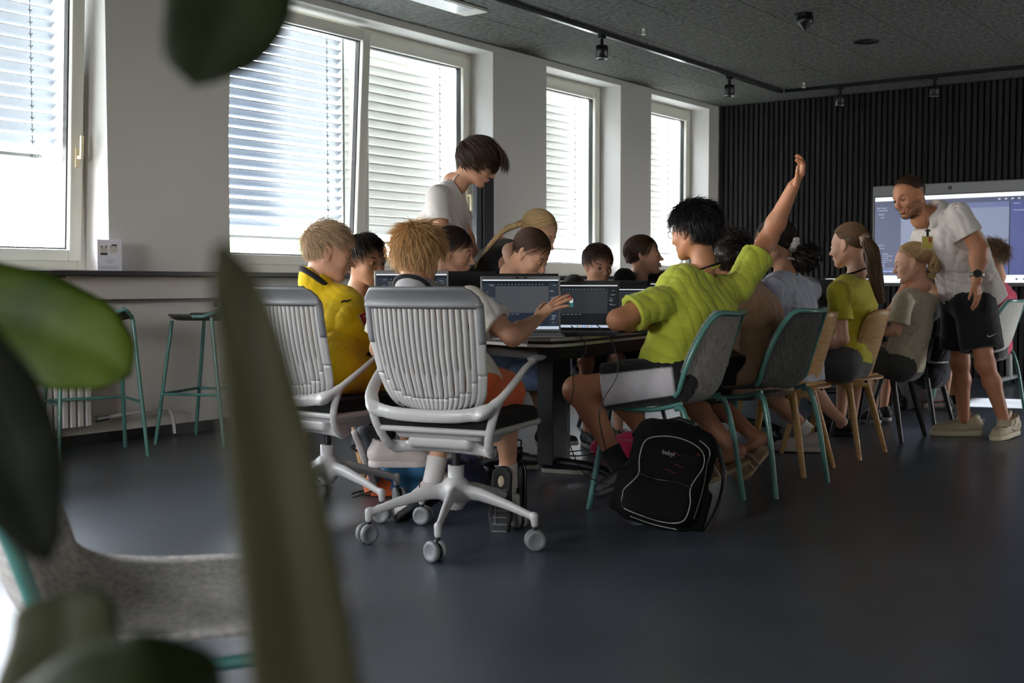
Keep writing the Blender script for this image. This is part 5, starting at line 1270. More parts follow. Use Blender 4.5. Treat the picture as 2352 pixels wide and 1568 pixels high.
# blond child with a short ponytail
J = seated(P(2092, 603, 7.05), P(2105, 668, 7.03), P(2075, 690, 6.85), P(2135, 692, 7.22), P(2078, 840, 7.05), MX, .85, mid=P(2095, 760, 7.05), elL=P(2058, 760, 6.85), wrL=P(2000, 760, 7.0))
pN = person('child with a short blond ponytail and shaved sides in a cream t-shirt', J, .85, .98, dirv(-.93, .28, -.22), skin='fair', hm='pale', hseed=47, brow=M_browb, hair=dict(SHORT, n=1500, len=.12, r=.0013, lift=.001, mess=.05, thick=.008, lump=.0, line=.35), tie=[(-.095, 0, .06)],
            shirt=dict(m=M_cream, off=.022, drop=.03, sleeve=.75, fold=.007, ff=60), shorts=dict(m=M_grey, len=.85))
bN = PEOPLE[pN['label']][5]; Wn = PEOPLE[pN['label']][6]
lock(pN, [Wn((-.085, 0, .06)), P(2142, 590, 7.02)-bN, P(2146, 615, 7.0)-bN, P(2137, 640, 7.0)-bN], [.018, .036, .034, .012], HM['pale'], 220, wave=.006)
f = Field((-.12, -.1, -.1), (.09, .1, .13), .004); f.ell(SK_C, SK_R+.0022, k=.002)   # closely cropped sides
Xq, Zq = ((f.ax[0]-SK_C[0])/SK_R[0])[:, None, None], ((f.ax[2]-SK_C[2])/SK_R[2])[None, None, :]; f.d = np.maximum(f.d, ((scalp_zt(Xq)-Zq)*.06+0*f.d).astype(np.float32)); V, Q = f.extract(); mb = MB().add(Wn(V), [Q]); obj('cropped_hair', mb, mat('cropped blond hair', 'a98763', .8), pN, True)
# person in navy
J = seated(P(2160, 645, 7.75), P(2166, 700, 7.75), P(2135, 715, 7.55), P(2195, 715, 7.95), P(2140, 860, 7.85), MX, .85, mid=P(2160, 780, 7.8))
pO = person('person with dark hair in a navy shirt mostly hidden behind the standing man', J, .85, .95, dirv(-.9, .4, -.2), skin='light', hm='dark', hseed=53, hair=dict(SHORT, n=700, len=.1, mess=.3, thick=.012, nape=.02, line=-.1), autoshoe=M_bshoe, shirt=dict(m=M_navy, off=.02), shorts=dict(m=M_navy, len=.85))
# child behind the man
J = seated(P(2276, 590, 8.70), P(2288, 652, 8.70), P(2262, 680, 8.5), P(2318, 680, 8.9), P(2290, 800, 8.75), MX, .82)
pP = person('child with tousled fair brown hair in a pink top behind the standing man', J, .82, 1.0, dirv(-.8, .5, -.1), skin='light', hm='mid', hseed=57, hair=dict(SHORT, n=1100, len=.05, lift=.02, mess=.5), autoshoe=M_bshoe, shirt=dict(m=M_pink, off=.02), shorts=dict(m=M_grey, len=.85))

# standing man in a polo shirt
J = dict(head=P(2087, 450, 6.98), neck=P(2140, 498, 7.02), shL=P(2200, 488, 6.82), shR=P(2118, 545, 7.22), elL=P(2249, 572, 6.78), elR=P(2105, 640, 7.35), wrL=P(2243, 645, 6.75), wrR=P(2060, 690, 7.35), pel=P(2234, 672, 7.12), mid=P(2202, 585, 7.08),
         hipL=P(2238, 692, 7.02), hipR=P(2210, 690, 7.22), knL=P(2262, 835, 6.92), knR=P(2205, 832, 7.25), anL=P(2308, 970, 6.93), anR=P(2214, 962, 7.28))
hL = dict(d=dirv(.10, -.1, -1), pn=dirv(-.5, .8, 0), th=dirv(-.95, -.3, .1), s=.98, curl=(.28, .3, .32, .38), spread=.03, thumb=(.35, .3))
hRm = dict(d=nrm(J['wrR']-J['elR']), pn=(0, 0, -1), th=(0, -1, 0), s=.98)
pQ = person('bearded man with cropped hair in an off white polo shirt and black shorts', J, 1.0, 1.02, dirv(-.80, -.42, -.30), roll=.12, skin='tan', ht='man', hm='brown', hseed=61, hv=.0055, hair=dict(SHORT, n=2600, len=.006, lift=.002, r=.0007, mess=.2, thick=.0012, lump=.0, line=.0, base=1.), hands={'L': hL, 'R': hRm},
            shirt=dict(m=M_polo, off=.018, sleeve=.60, fold=.012, ff=60, drop=.07, name='polo_shirt', v=.0055, fat=1.25), shorts=dict(m=M_blk, len=.78, off=.034, fold=.004), group='helpers standing at the table')
bQ = PEOPLE[pQ['label']][5]; Wq = PEOPLE[pQ['label']][6]
shoe(pQ, bQ, PZ(2238, 1000)*[1, 1, 0], dirv(-1, .02, 0), s=1.28, m=M_cshoe, ms=M_csole, ml=M_csole); h_ = PZ(2326, 1003)*[1, 1, 0]; shoe(pQ, bQ, h_+[0, 0, .012], dirv(-.72, -.7, -.05), s=1.28, m=M_cshoe, ms=M_csole, ml=M_csole)
sock(pQ, bQ, J['anL'], (0, 0, 1), .040, .02, M_cshoe)
for so__ in [c for c in pQ.children if c.name.startswith('shoe')]:
    for g in (-1, 1):
        t_ = np.linspace(0, 1, 9); cv = np.stack([.02+.085*t_, g*(.0405-.003*t_), .066-.034*t_*(1-t_)*2.2-.014*t_], 1); obj('shoe_mark', MB().tube(cv, np.array([.0008, .002, .0035, .005, .0055, .005, .004, .0025, .001]), 6), M_csole, so__, True)
    obj('tongue', MB().tube(spline([(.055, 0, .085), (.035, 0, .105), (.022, 0, .118)], 6), .016, 8, flat=.5, hint=(1, 0, 0)), M_cshoe, so__, True)
# stubble and moustache
rg = np.random.RandomState(2); N = 900; yy = rg.uniform(-1, 1, N); zz = rg.uniform(0, 1, N)
Vh, Qh = HT['man']; sel = Vh[(Vh[:, 0] > -.005) & (Vh[:, 2] < -.03) & (Vh[:, 2] > -.125) & ((Vh[:, 2] < -.078) | (abs(Vh[:, 1]) > .045-(-.03-Vh[:, 2])*.45) | ((Vh[:, 2] > -.061) & (Vh[:, 2] < -.050) & (abs(Vh[:, 1]) < .024)))]
sel = sel[rg.randint(0, len(sel), 1500)]; n_ = sel-[.02, 0, -.05]; n_ /= np.linalg.norm(n_, axis=1)[:, None]; S = np.stack([sel, sel+n_*.002+[0, 0, -.0015], sel+n_*.003+[0, 0, -.004]], 1)
mb = MB(); tubes(mb, Wq(S.reshape(-1, 3)).reshape(S.shape), np.array([.0006, .0005, .0002]), (1, 1, 1), 3); obj('beard', mb, HM['dark'], pQ, True)
# polo collar
nk = J['neck']-bQ
col = MB()
fwQ = nrm(np.cross(nrm(J['shL']-J['shR']), nrm(J['neck']-J['pel']))); upQ = nrm(J['neck']-J['pel'])
nd = nrm(Wq((-.042, 0, -.15))-nk); R = frame(nd, fwQ); G = []
for a in np.linspace(math.radians(-52), math.radians(232), 30):
    dr = -fwQ*math.sin(a)+nrm(np.cross(upQ, fwQ))*math.cos(a)
    dd = dr @ fwQ; q_ = upQ*(-.30*dd)
    G.append([nk+upQ*.01+dr*.076+q_*.07, nk+upQ*.045+dr*.074+q_*.066, nk+upQ*.050+dr*.080+q_*.07, nk+upQ*.026+dr*.102+q_*.09, nk-upQ*.004+dr*.122+q_*.11])
obj('polo_collar', MB().sheet(np.array(G), .003), M_polo, pQ, True)

# ------------------------------------------------------------------ printed marks on clothes
def FR(lab): q = PEOPLE[lab]; return q[0], q[1], q[5]
rA, jA, bA = FR(pA['label']); CAMd = lambda u, v: nrm(ray(u, v))
def frame_at(b, u, v, d, roll=0.): o = P(u, v, d)-b; dr = CAMd(u, v); c, s_ = math.cos(roll), math.sin(roll); x = RT*c+UZ*s_; y = -RT*s_+UZ*c; return o, x, y, dr
M_redb = mat('red badge cloth', 'b01e28', .7)
grid_decal(rA, 'sleeve_badge', .050, .085, frame_at(bA, 845, 738, 4.8, .45), M_white, lift=.003, dist=.4)
grid_decal(rA, 'sleeve_badge_red', .040, .060, frame_at(bA, 843, 734, 4.8, .45), M_redb, lift=.0045, dist=.4)
poly_decal(rA, 'badge_figure', [(-.012, -.02), (-.006, 0), (-.004, .012), (-.010, .02), (.0, -.022), (.004, -.004), (.008, .010), (.002, .022)], frame_at(bA, 843, 734, 4.8, .45), M_white, lift=.006, dist=.4)
poly_decal(rA, 'shoulder_logo', [(-.022, -.006), (-.010, .002), (.002, .001), (.020, .008), (-.020, -.012), (-.008, -.006), (.004, -.007), (.022, .004)], frame_at(bA, 795, 690, 4.8, -.1), M_blk, lift=.004, dist=.4)
rB, jB, b_B = FR(pB['label'])
text_decal(rB, 'back_print', 'DEUTSCHLAND', .014, frame_at(b_B, 948, 663, 4.3), M_blk, lift=.004, dist=.4)
rC, jC, b_C = FR(pC['label'])
text_decal(rC, 'chest_print', 'NORTH', .022, frame_at(b_C, 848, 706, 5.4, -.1), M_blk, lift=.004, dist=.4)
rQ, jQ, b_Q = FR(pQ['label'])
sw = [(-.030, .004), (-.030, -.006), (-.022, -.012), (-.008, -.009), (.030, .014), (-.026, .006), (-.024, -.001), (-.019, -.003), (-.008, -.001), (.030, .015)]
poly_decal(rQ, 'shorts_mark', sw, frame_at(b_Q, 2279, 770, 6.8), mat('grey print', '9a9aa0', .5), ('shorts',), lift=.004, dist=.4)
rF, jF, b_F = FR(pF['label'])
tg = tag(obj('yellow_tag', MB().box((0, 0, 0), (.055, .003, .075), np.stack([RT, F0, UZ], 1)), mat('yellow card', 'd8c21e', .5), None, loc=tuple(P(1101, 648, 6.3))), 'small yellow card hanging at the hip of the woman with the braid', 'badge')
# ------------------------------------------------------------------ laptops
M_silver = mat('silver laptop shell', '9a9b9e', .35, .6); M_dshell = mat('dark laptop shell', '17181a', .45); M_keys = mat('black keys', '0b0b0c', .5)
G_ = {k: glow('screen '+k, c, s) for k, c, s in (('base', '1c2228', .9), ('view', '43464a', .85), ('bar', '141a22', .9), ('title', 'dfe6ee', .8), ('task', 'b9c6d6', .8), ('dock', '252c36', .9), ('line', '8b97a6', .6), ('lower', '1c2330', .9), ('blue', '3f7ad0', .9), ('orange', 'd08a3a', .9), ('pale', 'c8ccd0', .8), ('dark', '15181c', .8), ('red', '8a2a2a', .8), ('green', '2f6b60', .8), ('grey', '2b2e31', .85))}
def screen_ui(par, w, h, z0, y, sty='light', tilt=None):
    """editor window drawn as thin panels on the panel; x across, z up, y towards the viewer (negative)"""
    def pnl(name, x0, z0_, x1, z1_, g, dy=.0004):
        return obj(name, MB().lohi((-w/2+x0*w, y-dy-.0003, z0+z0_*h), (-w/2+x1*w, y-dy, z0+z1_*h)), G_[g], par)
    if sty == 'light':
        pnl('title_bar', 0, .975, 1, 1, 'title'); pnl('menu_bar', 0, .93, 1, .975, 'bar'); pnl('scene_dock', 0, .06, .17, .93, 'dock'); pnl('viewport', .17, .33, .87, .87, 'view'); pnl('tool_bar', .17, .87, .87, .93, 'bar')
        pnl('output_panel', .17, .06, .87, .33, 'lower'); pnl('inspector_dock', .87, .06, 1, .93, 'dock'); pnl('task_bar', 0, 0, 1, .06, 'task')
    else:
        pnl('title_bar', 0, .97, 1, 1, 'pale'); pnl('menu_bar', 0, .92, 1, .97, 'dark'); pnl('viewport', 0, .33, .86, .88, 'grey'); pnl('output_panel', 0, .06, .86, .33, 'dark'); pnl('inspector_dock', .86, .06, 1, .92, 'dark'); pnl('task_bar', 0, 0, 1, .06, 'task')
    rg = random.Random(int(w*1000)); m = MB(); D = .0009
    for k in range(26):
        x = rg.choice([rg.uniform(.01, .13), rg.uniform(.88, .93)]); z = rg.uniform(.1, .9); L = rg.uniform(.02, .06); m.lohi((-w/2+x*w, y-D-.0002, z0+z*h), (-w/2+min(.99, x+L)*w, y-D, z0+(z+.009)*h))
    for k in range(14): x = .2+k*.045; m.lohi((-w/2+x*w, y-D-.0002, z0+.895*h), (-w/2+(x+.018)*w, y-D, z0+.908*h))
    for k in range(5): x = .2+k*.06; m.lohi((-w/2+x*w, y-D-.0002, z0+.30*h), (-w/2+(x+.04)*w, y-D, z0+.31*h))
    obj('interface_text', m, G_['line'], par)['kind'] = 'stuff'
    for k, c in enumerate(('dark', 'orange', 'blue', 'blue', 'dark', 'orange', 'blue')): pnl('taskbar_icon', .42+k*.035, .015, .435+k*.035, .045, c, .001)
def laptop(label, p, rz, shell, w=.34, h=.215, open_=math.radians(17), sty='light', screen=True):
    """local: hinge line at y=0, keyboard towards -y, screen leans back"""
    t = thing('laptop', label, 'laptop', p, rz, 'laptops on the long table')
    obj('base', MB().lohi((-w/2, -.235, .004), (w/2, 0, .019)), shell, t, bevel=.004)
    km = MB()
    for r in range(5):
        for c in range(14): km.lohi((-w/2+.018+c*(w-.036)/14, -.125+r*.020, .019), (-w/2+.015+(c+1)*(w-.036)/14, -.125+r*.020+.017, .0205))
    k = obj('keyboard', km, M_keys, t); k['kind'] = 'stuff'
    obj('touchpad', MB().lohi((-.055, -.22, .019), (.055, -.145, .0196)), shell, t)
    lid = obj('lid', MB().lohi((-w/2, -.003, 0), (w/2, .004, h+.028)), shell, t, bevel=.003, loc=(0, -.002, .019)); lid.rotation_euler = (-open_, 0, 0)
    if screen:
        obj('bezel', MB().lohi((-w/2+.003, -.0036, .006), (w/2-.003, -.003, h+.024)), M_black if shell is M_dshell else shell, lid)
        obj('display', MB().lohi((-w/2+.008, -.0042, .012), (w/2-.008, -.0036, .012+h)), G_['base'], lid)
        screen_ui_lid(lid, w-.016, h, .012, -.0042, sty)
        obj('webcam', MB().lohi((-.02, -.0044, h+.0175), (-.006, -.0036, h+.0225)).lohi((.014, -.0044, h+.0175), (.03, -.0036, h+.0225)), M_black, lid)
    return t
def screen_ui_lid(lid, w, h, z0, y, sty):
    screen_ui(lid, w, h, z0, y, sty)
def at_table(u, v): p = PZ(u, v, TZ); return (p[0], p[1], TZ)
def face_rz(a, b):      # laptop whose screen looks along camera-right a, camera-depth b
    d = dirv(a, b); return math.atan2(d[1], d[0])+PI/2
# silver laptop facing the camera
L1 = laptop('silver laptop with editor window open in front of the reaching hand', (*P(1196, 732, 4.93)[:2], TZ), face_rz(.03, -1), M_silver, .338, .212, math.radians(10))
L2 = laptop('black laptop with dark editor window showing a small green sprite, beside the silver one', (*P(1338, 727, 5.12)[:2], TZ), face_rz(-.16, -1), M_dshell, .315, .19, math.radians(12), 'dark')
lid = [c for c in L2.children if c.name.startswith('lid')][0]
for x0, z0_, x1, z1_, g, nm in ((-.066, .145, -.052, .153, 'red', 'sprite_top'), (-.060, .122, -.044, .141, 'pale', 'sprite_body'), (-.058, .102, -.042, .122, 'green', 'sprite_base')):
    obj(nm, MB().lohi((x0, -.0056, z0_), (x1, -.0050, z1_)), G_[g], lid)
L3 = laptop('small black laptop with dark screen behind the elbow of the lime shirt boy', (*P(1437, 712, 5.45)[:2], TZ), face_rz(-.2, -1), M_dshell, .29, .175, math.radians(18), 'dark')
L4 = laptop('silver laptop half hidden behind the golden haired boy', (*P(945, 722, 5.05)[:2], TZ), face_rz(.05, -1), M_silver, .32, .235, math.radians(6))
L5 = laptop('black laptop seen from behind its lid, right of the golden haired boy', (*P(1062, 716, 5.30)[:2], TZ), face_rz(-.25, 1), M_dshell, .30, .235, math.radians(8))
L6 = laptop('black laptop lid edge under the chin of the girl looking down', (*P(1208, 712, 5.60)[:2], TZ), face_rz(-.1, 1), M_dshell, .31, .225, math.radians(4))
L7 = laptop('black laptop in front of the boy peering over', (*P(1420, 700, 6.1)[:2], TZ), face_rz(.3, 1), M_dshell, .33, .20, math.radians(14))
L8 = laptop('black laptop in front of the girl turned sideways', (*P(1560, 690, 6.5)[:2], TZ), face_rz(-.1, -1), M_dshell, .33, .20, math.radians(14), 'dark')
L9 = laptop('black laptop in front of the girl with the long ponytail', (*P(1965, 668, 7.15)[:2], TZ), face_rz(.1, -1), M_dshell, .36, .23, math.radians(12), 'dark')
L10 = laptop('black laptop lid in front of the girl in the blue blouse', (*P(1868, 676, 6.95)[:2], TZ), face_rz(.75, .7), M_dshell, .33, .21, math.radians(14))
obj('sticker', MB().lohi((.10, .0041, .15), (.155, .0046, .215)), M_wshoe, [c for c in L10.children if c.name.startswith('lid')][0])
# round black headset cases and mice with cords
def mouse(label, p, r=(.045, .055, .018)):
    t = thing('headphone_case' if r[0] > .04 else 'computer_mouse', label, 'case' if r[0] > .04 else 'mouse', p)
    obj('body', MB().lathe([(.001, 0), (r[0]*.9, .0), (r[0], r[2]*.5), (r[0]*.85, r[2]), (.001, r[2]*1.15)], n=24), M_black, t, True); obj('button', MB().lathe([(.001, r[2]*1.12), (.008, r[2]*1.12), (.008, r[2]*1.22), (.001, r[2]*1.24)]), M_dshell, t, True); return t
c1 = at_table(1305, 745); mouse('round black disc shaped device at the table edge below the fingers', c1, (.048, .05, .020)); c2 = at_table(1352, 739); mouse('second round black device beside the first, nearer the lime shirt boy', c2, (.042, .05, .020))
def cable(label, pts, r=.0022, n=40, name='cable', m=None): return tag(obj(name, MB().tube(spline(pts, n), r, 6), m or M_black, None, True), label, 'cable')
d0 = 4.70
cable('thin black cable hanging from the table past the bare knee', [P(1312, 748, 4.72), P(1332, 772, 4.62), P(1346, 805, 4.6), P(1318, 850, 4.58), P(1316, 905, 4.57), P(1300, 965, 4.56), P(1312, 1030, 4.55), P(1345, 1090, 4.6), P(1395, 1112, 4.6)])
cable('thin black cable crossing the white shorts of the lime shirt boy', [P(1368, 744, 4.80), P(1395, 768, 4.62), P(1412, 800, 4.56), P(1418, 860, 4.55), P(1385, 920, 4.55), P(1377, 965, 4.55), P(1395, 1040, 4.58), P(1412, 1080, 4.6)])
a = np.linspace(0, 2*PI, 30)
rg = random.Random(5)
cm = MB()
for k in range(9):
    ph = rg.uniform(0, 6); c0 = P(1893+rg.uniform(-10, 14), 688+rg.uniform(-6, 5), 6.75); rr = rg.uniform(.035, .06)
    cm.tube(np.stack([c0[0]+rr*np.cos(a+ph), c0[1]+rr*1.3*np.sin(a+ph), c0[2]+rg.uniform(.01, .035)*np.sin(a*1+ph*2)], 1), .0035, 6, closed=True)
tag(obj('cable_coil', cm, M_black, None, True), 'tangled coil of black cable on the table left of the yellow shirt girl', 'cable')
# ------------------------------------------------------------------ large touch screen on its stand
TVY = 11.55
a_, b_ = PY(2005, 428, TVY), PY(2005, 652, TVY); x0 = a_[0]; W_TV = 1.72; zt, zb = a_[2], b_[2]
tv = thing('presentation_screen', 'large grey framed touch screen showing an editor window in front of the slatted wall', 'screen', (x0, TVY, 0))
M_tvf = mat('grey screen frame', '7d7f80', .45)
obj('frame', MB().lohi((0, 0, zb-.02), (W_TV, .05, zt)), M_tvf, tv, bevel=.008)
obj('camera_lens', MB().cyl((W_TV*.435, -.006, zt-.05), (W_TV*.435, .01, zt-.05), .020).cyl((W_TV*.435, -.010, zt-.05), (W_TV*.435, 0, zt-.05), .010), M_black, tv, True)
sx0, sx1, sz0, sz1 = .028, W_TV-.03, zb+.012, zt-.115; sw, shh = sx1-sx0, sz1-sz0
obj('bezel', MB().lohi((sx0-.012, -.004, sz0-.025), (sx1+.012, .01, sz1+.012)), M_black, tv)
T_ = {k: glow('big screen '+k, c, s) for k, c, s in (('title', 'eef4fb', 1.05), ('bar', '3c4566', .8), ('dock', '414d72', .75), ('view', '76809c', .9), ('low', '4a5488', .85), ('insp', '3b4684', .85), ('text', 'b9c4de', .9), ('task', 'e8f2fa', 1.05), ('strip', '5c6796', .85), ('folder', '9fc4ee', 1.), ('sel', '6f86c4', .9), ('green', '4ac070', .9))}
def tp(name, a, b, c, d, g, dy=.006): return obj(name, MB().lohi((sx0+a*sw, -dy, sz0+b*shh), (sx0+c*sw, -dy+.0015, sz0+d*shh)), T_[g], tv)
tp('title_bar', 0, .955, 1, 1, 'title'); tp('menu_bar', 0, .90, 1, .955, 'bar'); tp('scene_dock', 0, .085, .155, .90, 'dock'); tp('tool_strip', .155, .84, .76, .90, 'strip'); tp('viewport', .155, .36, .76, .84, 'view')
tp('output_panel', .155, .085, .76, .36, 'low'); tp('inspector_dock', .765, .085, 1, .90, 'insp'); tp('task_bar', 0, 0, 1, .085, 'task'); tp('selected_row', .02, .125, .15, .145, 'sel', .0075)
rows = [(.012, .875, 'Scene  Import'), (.012, .845, '+  Filter Nodes'), (.02, .80, 'Node2D'), (.035, .765, 'Sprite'), (.012, .44, 'FileSystem'), (.012, .405, 'res://scenes'), (.05, .34, 'bild.png'), (.05, .315, 'icon_gras.png'), (.05, .29, 'icon.svg'), (.05, .265, 'icon_blau.png'), (.04, .24, 'Auswahl'), (.04, .215, 'Block'), (.04, .19, 'Schild'), (.04, .165, 'Szenen und Skripte'), (.04, .133, 'character_body_2d.tscn'), (.78, .875, 'Inspector'), (.78, .80, 'CharacterBody')]
for i, (x, z, s_) in enumerate(rows): text('screen_text', s_, .017, [[1, 0, 0, sx0+x*sw], [0, 0, -1, -.0078], [0, 1, 0, sz0+z*shh], [0, 0, 0, 1]], T_['text'], tv)
for k in range(4): tp('folder_icon', .024, .235-k*.025, .034, .248-k*.025, 'folder', .0076)
for k in range(5): tp('play_button', .70+k*.035, .920, .712+k*.035, .936, 'text', .0076)
for k in range(6): tp('taskbar_icon', .30+k*.04, .02, .32+k*.04, .06, 'green' if k % 3 == 0 else 'folder', .0076)
for k in range(3): tp('status_icon', .80+k*.04, .03, .812+k*.04, .05, 'bar', .0076)
for g, x in ((-1, .42), (1, 1.28)):
    obj('stand_leg', MB().tube([(x, .08, zb+.2), (x-.0, .08, .62), (x+g*.02, .1, .06)], .028, 8), M_tvf, tv, True); obj('stand_foot', MB().lohi((x-.03, -.28, .05), (x+.03, .38, .085)), M_tvf, tv, bevel=.01)
    obj('stand_caster', MB().cyl((x-.015, -.24, .028), (x+.015, -.24, .028), .028).cyl((x-.015, .34, .028), (x+.015, .34, .028), .028), M_black, tv, True)
obj('stand_shelf', MB().lohi((.40, .04, .60), (1.30, .3, .62)), M_tvf, tv)

# ------------------------------------------------------------------ paper notice on the counter
pn = thing('paper_stand', 'white paper notice with two cat photos standing on the counter by the pier', 'notice', (*PX(252, 618, WX+.10)[:2], 1.028), math.radians(62))
w_, h_ = .135, .185
obj('sheet', MB().box((0, 0, h_/2), (w_, .003, h_)), mat('white notice paper', 'd6d4e4', .5), pn); obj('holder', MB().box((0, -.003, h_/2), (w_+.006, .002, h_+.006)).box((0, .0, .003), (w_+.006, .06, .004)), M_glass, pn)
M_catw = mat('printed cat fur white', 'b9b2a8', .6); M_catd = mat('printed cat fur brown', '6b5a4c', .6); M_capt = mat('printed caption box', '222a26', .6); M_ink = mat('print ink grey', '8e8ea8', .6)
for g, c2 in ((-1, M_catd), (1, mat('printed cat fur grey', '8c8c94', .6))):
    cx = g*.027-.004; ph = obj('cat_photo', MB().box((cx, -.0025, .128), (.044, .001, .042)), M_catw, pn)
    m = MB()
    for q in (-1, 1): m.lohi((cx+q*.012-.006, -.0036, .138), (cx+q*.012+.006, -.0031, .149)); m.ball((cx+q*.009, -.0034, .130), (.0035, .0006, .003), n=8)
    m.ball((cx, -.0034, .121), (.004, .0006, .0025), n=8); obj('cat_face', m, c2, ph)
obj('caption_box', MB().box((-.031, -.0035, .101), (.040, .001, .014)).box((.027, -.0035, .153), (.030, .001, .010)), M_capt, pn)
lm = MB()
for i, (z, L) in enumerate(((.080, .02), (.066, .06), (.060, .05), (.054, .045), (.046, .02), (.026, .11), (.020, .12), (.014, .09))): lm.box((0 if i < 5 else -.005, -.0035, z), (L, .0008, .0022))
obj('print_lines', lm, M_ink, pn)['kind'] = 'stuff'
# black roller case standing in the window recess behind the teen
rc = thing('equipment_panel', 'tall dark folded stand leaning in the window recess behind the standing teenager', 'stand', (WX+.09, 7.70, 0), 0)
obj('board', MB().lohi((0, 0, .0), (.05, .14, 1.86)), M_black, rc, bevel=.005); obj('side_rail', MB().lohi((-.01, -.07, .0), (.03, 0, 1.84)), mat('dark grey rail', '3b3d44', .4), rc, bevel=.004); obj('handle', MB().tube(spline([(.0, -.2, 1.04), (0, -.2, 1.16), (0, -.14, 1.2), (0, -.09, 1.16), (0, -.09, 1.04)], 16), .012, 8), M_black, rc, True)

# ------------------------------------------------------------------ backpack on the floor
def backpack(label, p, rz, lean, mcol, mpipe, s=1.):
    t = thing('backpack', label, 'backpack', p, rz, 'bags on the floor'); rot = Matrix.Rotation(lean, 4, 'X')
    f = Field((-.22, -.2, -.0), (.22, .16, .50), .006)
    f.box((0, .02, .22), (.175, .095, .22), rd=.07, k=.02); f.box((0, -.07, .20), (.150, .06, .16), rd=.05, k=.02); f.ell((0, .0, .38), (.16, .10, .08), k=.04); f.box((0, -.105, .12), (.135, .03, .085), rd=.03, k=.02)
    f.box((-.175, .02, .12), (.025, .06, .09), rd=.02, k=.02); f.box((.175, .02, .12), (.025, .06, .09), rd=.02, k=.02); f.folds(.009, 22, 4); f.cut((0, 0, .004), (0, 0, -1))
    o = obj('bag_body', f.mb(), mcol, t, True); o.rotation_euler = (lean, 0, 0)
    def pip(pts, r=.0028): q = obj('piping', MB().tube(spline(pts, 60), r, 6), mpipe, o, True); return q
    fr = lambda x, z: -.128-.012*math.cos(x*8)-.006*math.sin(z*9)
    loop = [(x, z) for x, z in ((-.145, .10), (-.135, .05), (-.05, .035), (.06, .035), (.125, .06), (.135, .13), (.12, .2), (.145, .30), (.12, .36), (.04, .385), (-.05, .375), (-.11, .34), (-.115, .26), (-.10, .19), (-.145, .12), (-.145, .10))]
    tr_ = BVHTree.FromPolygons([tuple(v.co) for v in o.data.vertices], [tuple(q.vertices) for q in o.data.polygons])
    def proj(x, z):
        h = tr_.ray_cast(Vector((x, -1, z)), Vector((0, 1, 0))); return (x, (h[0].y if h[0] is not None else -.1)-.002, z)
    pts = [proj(*q) for q in spline([(a, 0, b) for a, b in loop], 70)[:, ::2]]; pip(pts)
    pts = [proj(*q) for q in spline([(a, 0, b) for a, b in ((.158, .08), (.162, .2), (.155, .30), (.15, .37), (.10, .40))], 24)[:, ::2]]; pip(pts)
    pts = [proj(*q) for q in spline([(a, 0, b) for a, b in ((-.1, .02), (0, .014), (.10, .02))], 10)[:, ::2]]; pip(pts, .0022)
    pts = [proj(*q) for q in spline([(a, 0, b) for a, b in ((-.1, .20), (-.02, .195), (.06, .205), (.12, .2))], 16)[:, ::2]]; obj('zip', MB().tube(pts, .004, 6), M_black, o, True)
    obj('grab_handle', MB().tube(spline([(-.04, .06, .44), (-.03, .05, .475), (.03, .05, .475), (.04, .06, .44)], 12), .009, 8, flat=.5), M_black, o, True)
    obj('strap', MB().tube(spline([(.17, .07, .40), (.22, .12, .3), (.235, .06, .18), (.22, -.02, .06), (.20, -.05, .0)], 20), .014, 8, flat=.3), M_black, o, True)
    obj('strap', MB().tube(spline([(-.10, .11, .42), (-.12, .16, .3), (-.11, .14, .12), (-.1, .1, .05)], 16), .022, 8, flat=.35), M_black, o, True)
    t.scale = (s,)*3
    return t, o, proj
M_bag = mat('black backpack nylon', '070708', .9, bump=.3, bscale=200, spec=.2); M_pipe = mat('reflective grey piping', '8d8b86', .4)
bp, bo, proj = backpack('black backpack with reflective grey piping leaning at the teal chair legs', (*PZ(1500, 1212, 0)[:2], 0), math.radians(20), math.radians(-14), M_bag, M_pipe, .93)
bo.rotation_euler.y = math.radians(13)
M_redp = mat('dark red flame print', '5e0f10', .8)
for k, (x, z, L) in enumerate(((.03, .31, .06), (.05, .265, .05), (.02, .235, .07), (.115, .33, .02))):
    pts = [proj(x+L*(q-.5), z+.012*q+.006*math.sin(q*6)) for q in np.linspace(0, 1, 8)]
    obj('flame_print', MB().tube(np.array(pts)+[0, .002, 0], [.001, .004, .006, .007, .006, .005, .003, .001], 6, flat=.35, hint=(0, 1, 0)), M_redp, bo, True)
pp = proj(-.03, .31); text('brand_script', 'babyl', .026, [[1, 0, 0, pp[0]], [0, 0, -1, pp[1]-.004], [0, 1, 0, pp[2]], [0, 0, 0, 1]], M_pipe, bo)
b2, _, _ = backpack('grey and red backpack behind the charcoal chair legs', (*PZ(2140, 942, 0)[:2], 0), math.radians(60), math.radians(-35), mat('grey red bag nylon', '55504e', .8), mat('red piping', '8c2a28', .6), .85)
